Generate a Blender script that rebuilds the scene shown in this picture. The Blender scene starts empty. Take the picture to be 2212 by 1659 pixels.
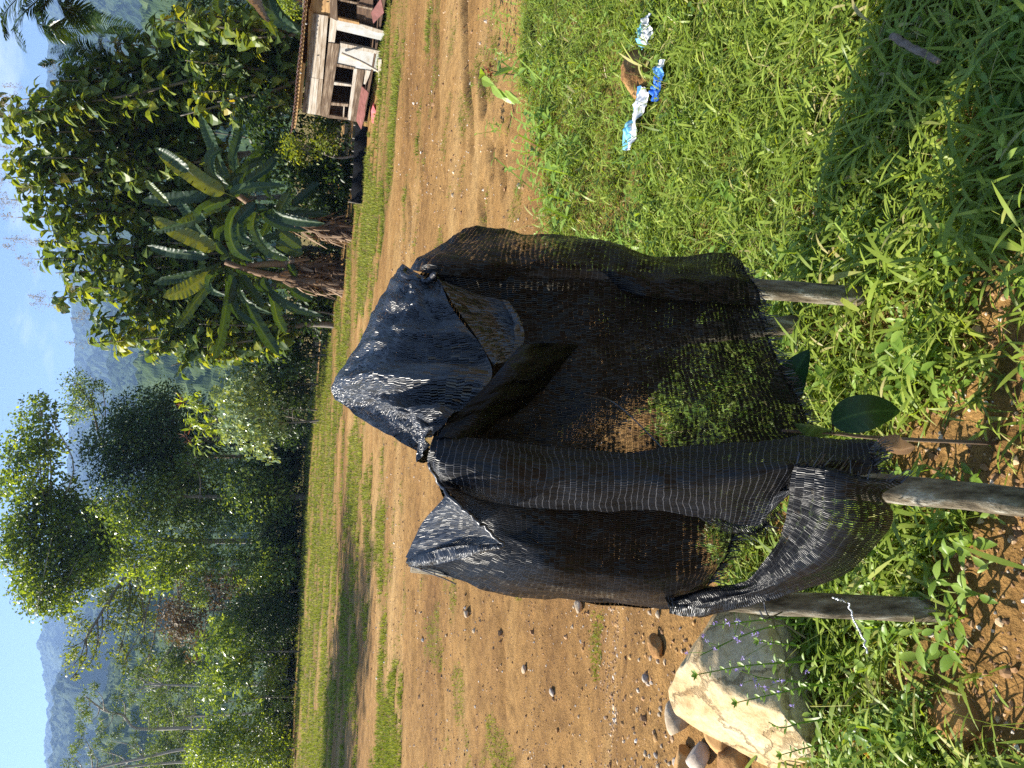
import bpy, math, random
import numpy as np
from mathutils import Vector, Matrix

SC = bpy.context.scene
COL = SC.collection
random.seed(7)
RNG = np.random.default_rng(11)
rad = math.radians

# ------------------------------------------------------------------ camera
CAM_H = 1.5
PITCH, ROLL, FPX = rad(17.5), rad(3.0), 769.0
F = np.array([0, math.cos(PITCH), -math.sin(PITCH)])
R0 = np.array([1.0, 0, 0]); U0 = np.array([0, math.sin(PITCH), math.cos(PITCH)])
RT = math.cos(ROLL) * R0 + math.sin(ROLL) * U0
UP = -math.sin(ROLL) * R0 + math.cos(ROLL) * U0
EYE = np.array([0, 0, CAM_H])
cd = bpy.data.cameras.new('camera'); cam = bpy.data.objects.new('camera', cd); COL.objects.link(cam)
cd.sensor_fit = 'HORIZONTAL'; cd.sensor_width = 36.0; cd.lens = FPX / 1024 * 36.0
cd.clip_start = 0.05; cd.clip_end = 9000
X, Y, Z = -UP, RT, -F          # the photo was taken upright and is stored turned on its side
cam.matrix_world = Matrix(((X[0], Y[0], Z[0], 0), (X[1], Y[1], Z[1], 0), (X[2], Y[2], Z[2], CAM_H), (0, 0, 0, 1)))
SC.camera = cam

# ------------------------------------------------------------------ light
SUN_EL, SUN_AZ = rad(39), rad(-72)      # azimuth from +Y towards +X
SUN = np.array([math.sin(SUN_AZ) * math.cos(SUN_EL), math.cos(SUN_AZ) * math.cos(SUN_EL), math.sin(SUN_EL)])
sd = bpy.data.lights.new('sun', 'SUN'); so = bpy.data.objects.new('sun', sd); COL.objects.link(so)
sd.energy = 5.0; sd.angle = rad(0.5); sd.color = (1.0, 0.94, 0.83)
so.rotation_euler = Vector(SUN).to_track_quat('Z', 'Y').to_euler(); so.location = (-20, 20, 40)

W = bpy.data.worlds.new('World'); SC.world = W; W.use_nodes = True
nt = W.node_tree; nt.nodes.clear()
wo = nt.nodes.new('ShaderNodeOutputWorld'); bg = nt.nodes.new('ShaderNodeBackground')
sky = nt.nodes.new('ShaderNodeTexSky'); sky.sky_type = 'NISHITA'; sky.sun_disc = False
sky.sun_elevation = SUN_EL; sky.sun_rotation = SUN_AZ; sky.air_density = 0.9; sky.dust_density = 0.35; sky.ozone_density = 3.0
bg.inputs['Strength'].default_value = 0.072
tc = nt.nodes.new('ShaderNodeTexCoord'); mp = nt.nodes.new('ShaderNodeMapping')
mp.inputs['Scale'].default_value = (1.6, 1.0, 5.0); mp.inputs['Location'].default_value = (0.35, 0.2, 0.15)
n1 = nt.nodes.new('ShaderNodeTexNoise'); n1.inputs['Scale'].default_value = 2.2; n1.inputs['Detail'].default_value = 8; n1.inputs['Roughness'].default_value = 0.58
cr = nt.nodes.new('ShaderNodeValToRGB'); cr.color_ramp.elements[0].position = 0.60; cr.color_ramp.elements[1].position = 0.80
cr.color_ramp.elements[1].color = (0.75, 0.75, 0.75, 1)
mx = nt.nodes.new('ShaderNodeMixRGB'); mx.inputs['Color2'].default_value = (8.5, 8.8, 9.2, 1)
L = nt.links.new
L(tc.outputs['Generated'], mp.inputs['Vector']); L(mp.outputs['Vector'], n1.inputs['Vector'])
L(n1.outputs['Fac'], cr.inputs['Fac']); L(cr.outputs['Color'], mx.inputs['Fac']); L(sky.outputs['Color'], mx.inputs['Color1'])
L(mx.outputs['Color'], bg.inputs['Color']); L(bg.outputs['Background'], wo.inputs['Surface'])

SC.view_settings.view_transform = 'Standard'; SC.view_settings.look = 'None'
SC.view_settings.exposure = 1.6; SC.view_settings.gamma = 1.0
cy = SC.cycles
cy.use_denoising = False; cy.max_bounces = 8; cy.diffuse_bounces = 3; cy.glossy_bounces = 3
cy.transmission_bounces = 4; cy.transparent_max_bounces = 24; cy.volume_bounces = 0
cy.sample_clamp_indirect = 6.0; cy.caustics_reflective = False; cy.caustics_refractive = False

# ------------------------------------------------------------------ noise
def _hash(i, j, s):
    n = (i.astype(np.int64) * 374761393 + j.astype(np.int64) * 668265263 + s * 1274126177) & 0xffffffff
    n = ((n ^ (n >> 13)) * 1274126177) & 0xffffffff
    n = (n ^ (n >> 16)) & 0xffffffff
    return n / 4294967295.0
def vnoise(x, y, s=0):
    x = np.asarray(x, float); y = np.asarray(y, float)
    i = np.floor(x); j = np.floor(y); fx = x - i; fy = y - j
    fx = fx * fx * (3 - 2 * fx); fy = fy * fy * (3 - 2 * fy)
    a = _hash(i, j, s); b = _hash(i + 1, j, s); c = _hash(i, j + 1, s); d = _hash(i + 1, j + 1, s)
    return (a * (1 - fx) + b * fx) * (1 - fy) + (c * (1 - fx) + d * fx) * fy
def fbm(x, y, s=0, o=4):
    t = 0; a = 0.5; f = 1.0
    for k in range(o):
        t = t + a * vnoise(np.asarray(x) * f, np.asarray(y) * f, s + k * 17); a *= 0.5; f *= 2.03
    return t / (1 - 0.5 ** o)
def sstep(a, b, x):
    t = np.clip((np.asarray(x, float) - a) / (b - a), 0, 1); return t * t * (3 - 2 * t)

# ------------------------------------------------------------------ terrain
ROAD_Z = -0.8
RUTS = []
def lip(x): return 2.55 + 2.2 * sstep(-0.7, 1.1, x) + 0.25 * (fbm(np.asarray(x) * 1.5, 3.3, 5, 2) - 0.5)
def base_z(x, y):
    x = np.asarray(x, float); y = np.asarray(y, float)
    l = lip(x); w = 2.6 - 1.2 * sstep(-0.5, 1.2, x)
    z = ROAD_Z * sstep(0, 1, (y - l) / w)
    z = z + 0.10 * (fbm(x * 0.22, y * 0.22, 9, 3) - 0.5) * sstep(3, 9, y)
    z = z + 0.05 * (fbm(x * 1.3, y * 1.3, 2, 3) - 0.5)
    return z
def terrain(x, y):
    x = np.asarray(x, float); y = np.asarray(y, float)
    z = base_z(x, y)
    near = 1 - sstep(5, 14, y)
    z = z + near * (0.022 * (fbm(x * 9, y * 9, 4, 3) - 0.5))
    z = z + (1 - sstep(3, 6, y)) * 0.012 * (fbm(x * 30, y * 30, 8, 2) - 0.5)
    # wheel ruts along the road
    for (ax, ay, bx, by, dep, wd) in (RUTS if np.max(y) > 6.5 else ()):
        dep, wd = dep * .62, wd * .72
        lx, ly = bx - ax, by - ay; L2 = lx * lx + ly * ly; q = ((x - ax) * lx + (y - ay) * ly) / L2
        d = ((x - ax) * ly - (y - ay) * lx) / math.sqrt(L2) + .03 * np.sin(q * 7 + ax) + .03 * (fbm(x * 1.5, y * 1.5, 44, 2) - .5)
        fade = sstep(-.08, .12, q) * (1 - sstep(.85, 1.1, q)) * (.62 + .6 * fbm(x * 1.2, y * 1.2, 31, 2))
        z = z + fade * (-dep * np.exp(-(d / wd) ** 2) + .18 * dep * (np.exp(-((d - 2.1 * wd) / wd) ** 2) + np.exp(-((d + 2.1 * wd) / wd) ** 2)))
    return z

# ------------------------------------------------------------------ where things stand
PV = 1024 / 2212.0
def ray(px, py):
    """direction through a point of the photograph (measured on its 2212-wide view)"""
    u = px * PV - 512.0; r = 384.0 - py * PV
    return F * FPX + RT * r - UP * u
def P(px, py, D):
    d = ray(px, py); return EYE + d * (D / d[1])
def G(px, py):
    d = ray(px, py); d = d / np.linalg.norm(d)
    t = 0.4; prev = t
    while t < 400:
        p = EYE + d * t
        if p[2] < float(base_z(p[0], p[1])): break
        prev = t; t *= 1.02
    a, b = prev * .97, t * 1.02
    for _ in range(24):
        m = (a + b) / 2; p = EYE + d * m
        if p[2] < float(terrain(p[0], p[1])): b = m
        else: a = m
    p = EYE + d * b; p[2] = float(terrain(p[0], p[1])); return p
for (p0, p1, dep, wd) in (((1003, -40), (1012, 200), .24, .13), ((1014, 180), (1022, 330), .10, .10), ((1040, 128), (1049, 236), .22, .12), ((1062, 285), (1066, 380), .16, .12), ((1040, 385), (1046, 520), .13, .10), ((908, 280), (914, 400), .12, .10), ((884, 400), (888, 520), .13, .12), ((1085, 300), (1090, 420), .10, .09), ((940, 40), (948, 260), .09, .14), ((880, 150), (884, 300), .09, .14),
                          ((1010, 1240), (1016, 1420), .07, .10), ((1080, 1300), (1088, 1560), .06, .09), ((950, 1380), (956, 1600), .07, .12), ((895, 1250), (899, 1500), .07, .14)):
    e = []
    for q in (p0, p1): d_ = ray(*q); e += list((EYE + d_ * ((ROAD_Z - .02 - CAM_H) / d_[2]))[:2])
    RUTS.append((*e, dep, wd))
def to_px(pts):
    q = np.asarray(pts) - EYE
    dz = q @ F
    dz = np.where(dz < 0.05, 0.05, dz)
    return (512 - (q @ UP) / dz * FPX) / PV, (384 - (q @ RT) / dz * FPX) / PV, dz
def in_poly(x, y, poly):
    inside = np.zeros(len(x), bool); n = len(poly)
    for i in range(n):
        x1, y1 = poly[i]; x2, y2 = poly[(i + 1) % n]
        c = ((y1 > y) != (y2 > y)) & (x < (x2 - x1) * (y - y1) / (y2 - y1 + 1e-12) + x1)
        inside ^= c
    return inside
def m_px(D): return D / FPX * PV      # metres per view pixel at distance D (near the axis)

# ------------------------------------------------------------------ meshes
def mk(name, V, polys, mat=None, parent=None, tint=None, uv=None, smooth=False, midx=None, mats=None):
    V = np.asarray(V, np.float32)
    me = bpy.data.meshes.new(name)
    me.vertices.add(len(V)); me.vertices.foreach_set('co', V.ravel())
    polys = [np.asarray(p, np.int32) for p in polys if len(p)]
    idx = np.concatenate([p.ravel() for p in polys]); sizes = np.concatenate([np.full(len(p), p.shape[1], np.int32) for p in polys])
    me.loops.add(len(idx)); me.loops.foreach_set('vertex_index', idx)
    me.polygons.add(len(sizes))
    st = np.concatenate([[0], np.cumsum(sizes)[:-1]]).astype(np.int32)
    me.polygons.foreach_set('loop_start', st)
    try: me.polygons.foreach_set('loop_total', sizes)
    except Exception: pass
    me.polygons.foreach_set('use_smooth', np.full(len(sizes), smooth, bool))
    if midx is not None: me.polygons.foreach_set('material_index', np.asarray(midx, np.int32))
    me.update(calc_edges=True)
    if tint is not None:
        for k, v in (tint.items() if isinstance(tint, dict) else {'tint': tint}.items()):
            a = me.attributes.new(k, 'FLOAT', 'POINT'); a.data.foreach_set('value', np.asarray(v, np.float32))
    if uv is not None:
        l = me.uv_layers.new(name='UVMap'); l.data.foreach_set('uv', np.asarray(uv, np.float32)[idx].ravel())
    for m in (mats or ([mat] if mat else [])): me.materials.append(m)
    o = bpy.data.objects.new(name, me); COL.objects.link(o)
    if parent is not None:
        o.parent = parent; o.matrix_parent_inverse = Matrix.Translation(-Vector(parent.location))
    return o
class MB:
    """collects pieces of one mesh"""
    def __init__(s): s.V = []; s.P = {}; s.T = []; s.n = 0; s.UV = []
    def add(s, V, polys, tint=0.5, uv=None):
        V = np.asarray(V, float)
        for p in polys:
            p = np.asarray(p, np.int64)
            if len(p): s.P.setdefault(p.shape[1], []).append(p + s.n)
        s.V.append(V); s.n += len(V)
        s.T.append(np.broadcast_to(np.asarray(tint, float), (len(V),)))
        s.UV.append(np.zeros((len(V), 2)) if uv is None else uv)
        return s
    def build(s, name, mat, parent=None, smooth=False):
        return mk(name, np.concatenate(s.V), [np.concatenate(v) for v in s.P.values()], mat, parent, np.concatenate(s.T), np.concatenate(s.UV), smooth)
def norm(a): return a / np.maximum(np.linalg.norm(a, axis=-1, keepdims=True), 1e-9)
def tube(mb, pts, rads, sides=6, tint=0.5, caps=True):
    pts = np.asarray(pts, float); n = len(pts); rads = np.broadcast_to(np.asarray(rads, float), (n,))
    t = norm(np.gradient(pts, axis=0)); ref = np.array([0.31, 0.17, 0.94])
    if abs(t.mean(0) @ ref) > 0.9 * np.linalg.norm(t.mean(0)): ref = np.array([1.0, 0.1, 0])
    a = norm(np.cross(t, ref)); b = np.cross(t, a)
    th = np.arange(sides) * 2 * math.pi / sides
    V = (pts[:, None] + rads[:, None, None] * (np.cos(th)[None, :, None] * a[:, None] + np.sin(th)[None, :, None] * b[:, None])).reshape(-1, 3)
    i = np.arange(n - 1)[:, None] * sides; j = np.arange(sides)[None]; k = (j + 1) % sides
    q = np.stack([i + j, i + k, i + sides + k, i + sides + j], -1).reshape(-1, 4)
    lens = np.concatenate([[0], np.cumsum(np.linalg.norm(np.diff(pts, axis=0), axis=1))])
    uv = np.stack([np.tile(th / 6.2832, n) * 0.3, np.repeat(lens, sides)], -1)
    V = np.concatenate([V, pts[:1], pts[-1:]]); uv = np.concatenate([uv, uv[:1], uv[-1:]])
    jj = np.arange(sides); kk = (jj + 1) % sides; e = (n - 1) * sides
    tri = np.concatenate([np.stack([kk, jj, np.full(sides, n * sides)], -1), np.stack([e + jj, e + kk, np.full(sides, n * sides + 1)], -1)]) if caps else np.zeros((0, 3), int)
    mb.add(V, [q, tri], tint, uv)
def spline(ctrl, n):
    c = np.asarray(ctrl, float)
    if len(c) == 2: return c[0] + (c[1] - c[0]) * np.linspace(0, 1, n).reshape((-1,) + (1,) * (c.ndim - 1))
    e = np.concatenate([2 * c[:1] - c[1:2], c, 2 * c[-1:] - c[-2:-1]])
    t = np.linspace(0, len(c) - 1 - 1e-6, n); i = t.astype(int); f = (t - i)[:, None] if c.ndim == 2 else (t - i).reshape((-1,) + (1,) * (c.ndim - 1))
    p0, p1, p2, p3 = e[i], e[i + 1], e[i + 2], e[i + 3]
    return 0.5 * (2 * p1 + (p2 - p0) * f + (2 * p0 - 5 * p1 + 4 * p2 - p3) * f ** 2 + (3 * p1 - p0 - 3 * p2 + p3) * f ** 3)
def basis(d, n):
    y = norm(d); x = norm(np.cross(y, n)); z = np.cross(x, y)
    return np.stack([x, y, z], -1)            # columns
def scatter(mb, tv, polys, M, T, tint):
    """many copies of one small template: M (N,3,3), T (N,3)"""
    N, k = len(T), len(tv)
    if N == 0: return
    V = (np.einsum('nij,kj->nki', M, tv) + T[:, None]).reshape(-1, 3)
    off = (np.arange(N) * k)[:, None, None]
    mb.add(V, [(np.asarray(p)[None] + off).reshape(-1, np.asarray(p).shape[1]) for p in polys], np.repeat(tint, k) if np.ndim(tint) == 1 else np.asarray(tint).ravel())
def rnd(n, s=1.0): return RNG.normal(0, s, (n, 3))
def box(mb, c, sx, sy, sz, tint=.5, R=None):
    v = np.array([[a, b, d] for a in (-.5, .5) for b in (-.5, .5) for d in (-.5, .5)]) * (sx, sy, sz)
    if R is not None: v = v @ np.asarray(R).T
    mb.add(v + np.asarray(c), [[[0, 1, 3, 2], [4, 6, 7, 5], [0, 4, 5, 1], [2, 3, 7, 6], [0, 2, 6, 4], [1, 5, 7, 3]]], tint)
def prism(mb, poly, back, tint=.5):
    """flat polygon given thickness along the vector back"""
    a = np.asarray(poly, float); n = len(a); V = np.concatenate([a, a + np.asarray(back)])
    i = np.arange(n); k = (i + 1) % n
    c = a.mean(0)
    V = np.concatenate([V, [c], [c + np.asarray(back)]])
    tri = np.concatenate([np.stack([i, k, np.full(n, 2 * n)], -1), np.stack([n + k, n + i, np.full(n, 2 * n + 1)], -1)])
    mb.add(V, [np.stack([k, i, n + i, n + k], -1), tri], tint)

# ------------------------------------------------------------------ names
def tag(o, label, cat, group=None, kind=None):
    o['label'] = label; o['category'] = cat
    if group: o['group'] = group
    if kind: o['kind'] = kind
    return o
def thing(name, label, cat, loc, group=None):
    o = bpy.data.objects.new(name, None); COL.objects.link(o); o.location = Vector([float(q) for q in loc])
    o.empty_display_size = .2
    return tag(o, label, cat, group)
def copy_thing(o, loc, rotz, scale, label=None):
    c = o.copy(); COL.objects.link(c); c.location = loc; c.rotation_euler[2] = rotz; c.scale = scale
    if label: c['label'] = label
    for ch in o.children:
        d = ch.copy(); COL.objects.link(d); d.parent = c
    return c

# ------------------------------------------------------------------ materials
def new_mat(name):
    m = bpy.data.materials.new(name); m.use_nodes = True; t = m.node_tree; t.nodes.clear()
    out = t.nodes.new('ShaderNodeOutputMaterial')
    return m, t, out
def node(t, typ, **kw):
    n = t.nodes.new('ShaderNode' + typ)
    for k, v in kw.items():
        if k in n.inputs: n.inputs[k].default_value = v
        else: setattr(n, k, v)
    return n
def ramp(t, stops):
    n = t.nodes.new('ShaderNodeValToRGB'); e = n.color_ramp.elements
    while len(e) < len(stops): e.new(0.5)
    for k, (p, c) in enumerate(stops): e[k].position = p; e[k].color = (*c, 1)
    return n
def leaf_mat(name, stops, transl=0.35, rough=0.45, tcol=(1.8, 1.6, 0.45), spec=0.35):
    m, t, out = new_mat(name)
    at = node(t, 'Attribute', attribute_name='tint'); rp = ramp(t, stops); t.links.new(at.outputs['Fac'], rp.inputs['Fac'])
    pb = node(t, 'BsdfPrincipled', Roughness=rough); pb.inputs['Specular IOR Level'].default_value = spec
    tr = node(t, 'BsdfTranslucent'); mu = node(t, 'MixRGB', blend_type='MULTIPLY', Fac=1.0); mu.inputs['Color2'].default_value = (*tcol, 1)
    ms = node(t, 'MixShader', Fac=transl)
    t.links.new(rp.outputs['Color'], pb.inputs['Base Color']); t.links.new(rp.outputs['Color'], mu.inputs['Color1'])
    t.links.new(mu.outputs['Color'], tr.inputs['Color']); t.links.new(pb.outputs[0], ms.inputs[1]); t.links.new(tr.outputs[0], ms.inputs[2])
    t.links.new(ms.outputs[0], out.inputs['Surface'])
    return m
def surf_mat(name, stops, scale=8.0, rough=0.85, bump=0.3, stretch=(1, 1, 1), detail=6, spec=0.3, coord='Object', metal=0.0, tintmix=0.0, dist=0.02):
    m, t, out = new_mat(name)
    tcn = node(t, 'TexCoord'); mpn = node(t, 'Mapping'); mpn.inputs['Scale'].default_value = stretch
    nz = node(t, 'TexNoise', Scale=scale, Detail=detail, Roughness=0.62); rp = ramp(t, stops)
    t.links.new(tcn.outputs[coord], mpn.inputs['Vector']); t.links.new(mpn.outputs[0], nz.inputs['Vector'])
    src = nz.outputs['Fac']
    if tintmix:
        at = node(t, 'Attribute', attribute_name='tint')
        mxn = node(t, 'Math', operation='MULTIPLY_ADD'); mxn.inputs[1].default_value = tintmix; mxn.inputs[2].default_value = -tintmix * 0.5
        ad = node(t, 'Math', operation='ADD'); t.links.new(at.outputs['Fac'], mxn.inputs[0]); t.links.new(mxn.outputs[0], ad.inputs[0]); t.links.new(src, ad.inputs[1]); src = ad.outputs[0]
    t.links.new(src, rp.inputs['Fac'])
    pb = node(t, 'BsdfPrincipled', Roughness=rough, Metallic=metal); pb.inputs['Specular IOR Level'].default_value = spec
    bp = node(t, 'Bump', Strength=bump, Distance=dist); t.links.new(nz.outputs['Fac'], bp.inputs['Height'])
    t.links.new(bp.outputs[0], pb.inputs['Normal']); t.links.new(rp.outputs['Color'], pb.inputs['Base Color']); t.links.new(pb.outputs[0], out.inputs['Surface'])
    return m
M = {}
M['bark'] = surf_mat('grey_bark', [(0.3, (.10, .085, .065)), (0.7, (.26, .23, .19))], 14, .9, .5, (1, 1, .3))
M['pale_bark'] = surf_mat('pale_bark', [(0.3, (.25, .23, .20)), (0.7, (.45, .42, .37))], 10, .85, .4, (1, 1, .3))
M['brown_bark'] = surf_mat('brown_bark', [(0.3, (.07, .045, .03)), (0.7, (.20, .14, .09))], 10, .9, .5, (1, 1, .3))
M['leaf_mid'] = leaf_mat('mid_green_leaves', [(0, (.035, .062, .010)), (.5, (.13, .20, .026)), (1, (.30, .38, .05))], .46, .36, spec=.45)
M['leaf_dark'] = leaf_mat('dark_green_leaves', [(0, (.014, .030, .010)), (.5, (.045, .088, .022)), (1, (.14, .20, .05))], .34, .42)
M['leaf_yellow'] = leaf_mat('yellow_green_leaves', [(0, (.05, .08, .012)), (.5, (.15, .20, .022)), (1, (.32, .36, .05))], .42, .45)
M['leaf_brown'] = leaf_mat('dying_brown_leaves', [(0, (.05, .035, .012)), (.5, (.15, .10, .04)), (1, (.27, .19, .08))], .25, .6, (1.2, 1.0, .7))
M['leaf_gloss'] = leaf_mat('glossy_leaves', [(0, (.03, .06, .014)), (.5, (.105, .17, .032)), (1, (.27, .35, .08))], .42, .27, spec=.6)
M['leaf_silver'] = leaf_mat('silvery_leaves', [(0, (.08, .13, .05)), (.5, (.20, .28, .12)), (1, (.40, .46, .24))], .25, .24, spec=.8)
M['leaf_teak'] = leaf_mat('teak_leaves', [(0, (.045, .08, .024)), (.5, (.12, .18, .050)), (.9, (.27, .31, .055)), (1, (.34, .27, .03))], .42, .42)
M['leaf_pale'] = leaf_mat('feathery_pale_leaves', [(0, (.06, .10, .03)), (.5, (.11, .17, .05)), (1, (.18, .24, .07))], .4, .5)
M['leaf_red'] = leaf_mat('red_young_leaves', [(0, (.16, .07, .03)), (1, (.34, .15, .07))], .4, .4, (1.3, .9, .7))
M['panicle'] = leaf_mat('dry_flower_heads', [(0, (.22, .17, .08)), (1, (.46, .38, .20))], .3, .8, (1.2, 1.1, .9))
M['palm'] = leaf_mat('palm_leaflets', [(0, (.012, .028, .010)), (.5, (.03, .06, .018)), (1, (.09, .13, .03))], .3, .33)
# ------------------------------------------------------------------ ground cover masks (world positions, outlined once)
NEAR_POLY = [(1128, -700), (1130, 0), (1150, 250), (1195, 400), (1178, 480), (1230, 560), (1330, 700), (1420, 850), (1500, 1000), (1555, 1150), (1600, 1300), (1650, 1400), (1700, 1520), (1765, 1700), (1800, 2300), (3800, 2300), (3800, -700)]
BARE = [(2085, 960, 120, 130), (1990, 1075, 60, 60), (2260, 1300, 120, 420), (2240, 800, 60, 120), (1960, 1480, 40, 50), (1975, 965, 70, 60), (2130, 930, 70, 90), (2175, 690, 50, 70), (2140, 1270, 120, 150), (2165, 1480, 110, 170), (2200, 1100, 60, 100), (2045, 1390, 45, 80), (2060, 1540, 60, 60), (2080, 830, 35, 40), (1700, 1120, 30, 60)]
def near_mask(x, y):
    px, py, dz = to_px(np.stack([x, y, base_z(x, y)], -1))
    wob = 45 * (fbm(x * 3, y * 3, 41, 3) - .5)
    m = in_poly(px + wob, py + wob, NEAR_POLY).astype(float)
    for (a, b, rx, ry) in BARE:
        q = ((px - a) / rx) ** 2 + ((py - b) / ry) ** 2
        m = m * (0.04 + 0.96 * sstep(.55, 1.35, q + .7 * (fbm(x * 14, y * 14, 55, 2) - .5)))
    patch = fbm(x * 5, y * 5, 77, 2)
    return m * (0.55 + 0.45 * sstep(.35, .55, patch))
FAR_POLY = [(610, 2300), (640, 1659), (642, 1100), (668, 850), (735, 640), (762, 520), (800, 350), (830, 0), (845, -600), (905, -600), (880, 0), (866, 250), (838, 420), (805, 600), (775, 700), (740, 850), (728, 960), (724, 1100), (726, 1300), (724, 1659), (724, 2300)]
FAR2_POLY = [(640, 2300), (640, 1000), (740, 640), (840, -600), (960, -600), (930, 200), (900, 500), (860, 800), (830, 1000), (850, 1300), (880, 2300)]
def far_mask(x, y):
    px, py, dz = to_px(np.stack([x, y, base_z(x, y)], -1))
    w = 14 * (fbm(x * .9, y * .9, 61, 3) - .5) + 60 * (fbm(x * .45, y * 1.3, 62, 4) - .5)
    a = in_poly(px + w, py, FAR_POLY) & (y > 6)
    b = in_poly(px + w, py, FAR2_POLY) & (y > 6)
    n = fbm(x * .35, y * .9, 71, 4)
    m = np.where(a, .25 + .75 * sstep(.36, .52, n), np.where(b, sstep(.50, .64, .5 * n + .5 * fbm(x * .9, y * 1.3, 75, 4) + .09 * (sstep(700, 1050, py) - .6)) * .7, 0))
    lower = (y > 4.2) & ~b & ~a
    n2 = fbm(x * 1.1, y * 1.6, 83, 4)
    return np.where(lower, sstep(.62, .72, n2) * .35, m)

# ------------------------------------------------------------------ ground sheet
def build_ground():
    nr, nc = 1500, 430
    r = np.exp(np.linspace(math.log(1.2), math.log(3900), nr)); y = r - 3.6
    s = np.linspace(-1, 1, nc); s = .55 * s + .45 * s ** 3
    XX = (s[None] * r[:, None] * 1.35); YY = np.repeat(y[:, None], nc, 1)
    x = XX.ravel(); yy = YY.ravel(); z = terrain(x, yy)
    z = z - 3.0 * sstep(90, 400, yy)
    i = np.arange(nr - 1)[:, None] * nc; j = np.arange(nc - 1)[None]
    q = np.stack([i + j, i + j + 1, i + nc + j + 1, i + nc + j], -1).reshape(-1, 4)
    g = np.where(yy < 6, near_mask(x, yy), far_mask(x, yy)); g = np.where(yy > 46, .9, g)
    m, t, out = new_mat('dirt_and_turf'); n = t.nodes; l = t.links.new
    tcn = node(t, 'TexCoord')
    big = node(t, 'TexNoise', Scale=.7, Detail=5); mid = node(t, 'TexNoise', Scale=7.0, Detail=8, Roughness=.7); fine = node(t, 'TexNoise', Scale=70.0, Detail=5, Roughness=.7)
    mpn = node(t, 'Mapping'); mpn.inputs['Scale'].default_value = (.35, 1.4, 1)
    l(tcn.outputs['Object'], mpn.inputs[0]); l(mpn.outputs[0], big.inputs['Vector'])
    l(tcn.outputs['Object'], mid.inputs['Vector']); l(tcn.outputs['Object'], fine.inputs['Vector'])
    r1 = ramp(t, [(.30, (.215, .112, .036)), (.5, (.31, .172, .056)), (.72, (.42, .26, .10))]); l(big.outputs['Fac'], r1.inputs['Fac'])
    r2 = ramp(t, [(.33, (.45, .42, .40)), (.55, (1, 1, 1)), (.75, (1.25, 1.2, 1.15))]); l(mid.outputs['Fac'], r2.inputs['Fac'])
    r3 = ramp(t, [(.36, (.55, .52, .5)), (.5, (1, 1, 1)), (.68, (1.3, 1.3, 1.3))]); l(fine.outputs['Fac'], r3.inputs['Fac'])
    a = node(t, 'MixRGB', blend_type='MULTIPLY', Fac=.75); l(r1.outputs[0], a.inputs[1]); l(r2.outputs[0], a.inputs[2])
    b = node(t, 'MixRGB', blend_type='MULTIPLY', Fac=.8); l(a.outputs[0], b.inputs[1]); l(r3.outputs[0], b.inputs[2])
    at = node(t, 'Attribute', attribute_name='grass')
    gr = ramp(t, [(.3, (.045, .06, .015)), (.7, (.10, .11, .03))]); l(mid.outputs['Fac'], gr.inputs['Fac'])
    gm = node(t, 'MixRGB'); gf = node(t, 'Math', operation='MULTIPLY'); gf.inputs[1].default_value = .72
    l(at.outputs['Fac'], gf.inputs[0]); l(gf.outputs[0], gm.inputs['Fac']); l(b.outputs[0], gm.inputs[1]); l(gr.outputs[0], gm.inputs[2])
    pb = node(t, 'BsdfPrincipled', Roughness=.95); pb.inputs['Specular IOR Level'].default_value = .15
    add = node(t, 'Math', operation='ADD'); l(mid.outputs['Fac'], add.inputs[0]); l(fine.outputs['Fac'], add.inputs[1])
    bp = node(t, 'Bump', Strength=.9, Distance=.02); l(add.outputs[0], bp.inputs['Height']); l(bp.outputs[0], pb.inputs['Normal'])
    l(gm.outputs[0], pb.inputs['Base Color']); l(pb.outputs[0], out.inputs['Surface'])
    o = mk('ground', np.stack([x, yy, z], -1), [q], m, None, {'grass': g}, smooth=True); o['kind'] = 'structure'
build_ground()

# ------------------------------------------------------------------ hills
def hill(D0, D, sky, seed, stops, bumpH, name='hill', ncol=620, nrow=150):
    sk = np.array(sorted(sky), float)
    py = np.linspace(-900, 2600, ncol); px = np.interp(py, sk[:, 0], sk[:, 1])
    top = np.array([P(a, b, D) for a, b in zip(px, py)])
    V = []
    for k in range(nrow):
        f = k / (nrow - 1)
        if f < .8:
            g = f / .8; d = D0 + (D - D0) * g; h = g ** .85
        else:
            g = (f - .8) / .2; d = D * (1 + .25 * g); h = 1 - .8 * g
        x = top[:, 0] * d / D
        z = -4 + (top[:, 2] + 4) * h
        amp = (1 - abs(2 * min(f / .8, 1) - 1)) if f < .8 else .2
        z = z + (fbm(x / (D * .10), np.full(ncol, d) / (D * .16), seed, 4) - .5) * D * .10 * amp
        dd = d + (fbm(x / (D * .08), np.full(ncol, d) / (D * .1), seed + 3, 3) - .5) * D * .10 * amp
        z = z + bumpH * (vnoise(x / (bumpH * 1.1), dd / (bumpH * 1.1), seed + 5) + .6 * vnoise(x / (bumpH * .5), dd / (bumpH * .5), seed + 6) - .8)
        V.append(np.stack([x, dd, z], -1))
    V = np.concatenate(V)
    i = np.arange(nrow - 1)[:, None] * ncol; j = np.arange(ncol - 1)[None]
    q = np.stack([i + j, i + j + 1, i + ncol + j + 1, i + ncol + j], -1).reshape(-1, 4)[:, ::-1]
    m = surf_mat('forested_slope_%d' % seed, stops, 1.0, .9, .8, (12 / D, 12 / D, 12 / D), 9, .1, dist=bumpH * .6)
    o = mk(name, V, [q], m, None, None, smooth=False); o['kind'] = 'structure'
    return V, ncol, nrow
FOREST = [(.3, (.012, .026, .012)), (.5, (.03, .055, .022)), (.72, (.075, .10, .035))]
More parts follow.
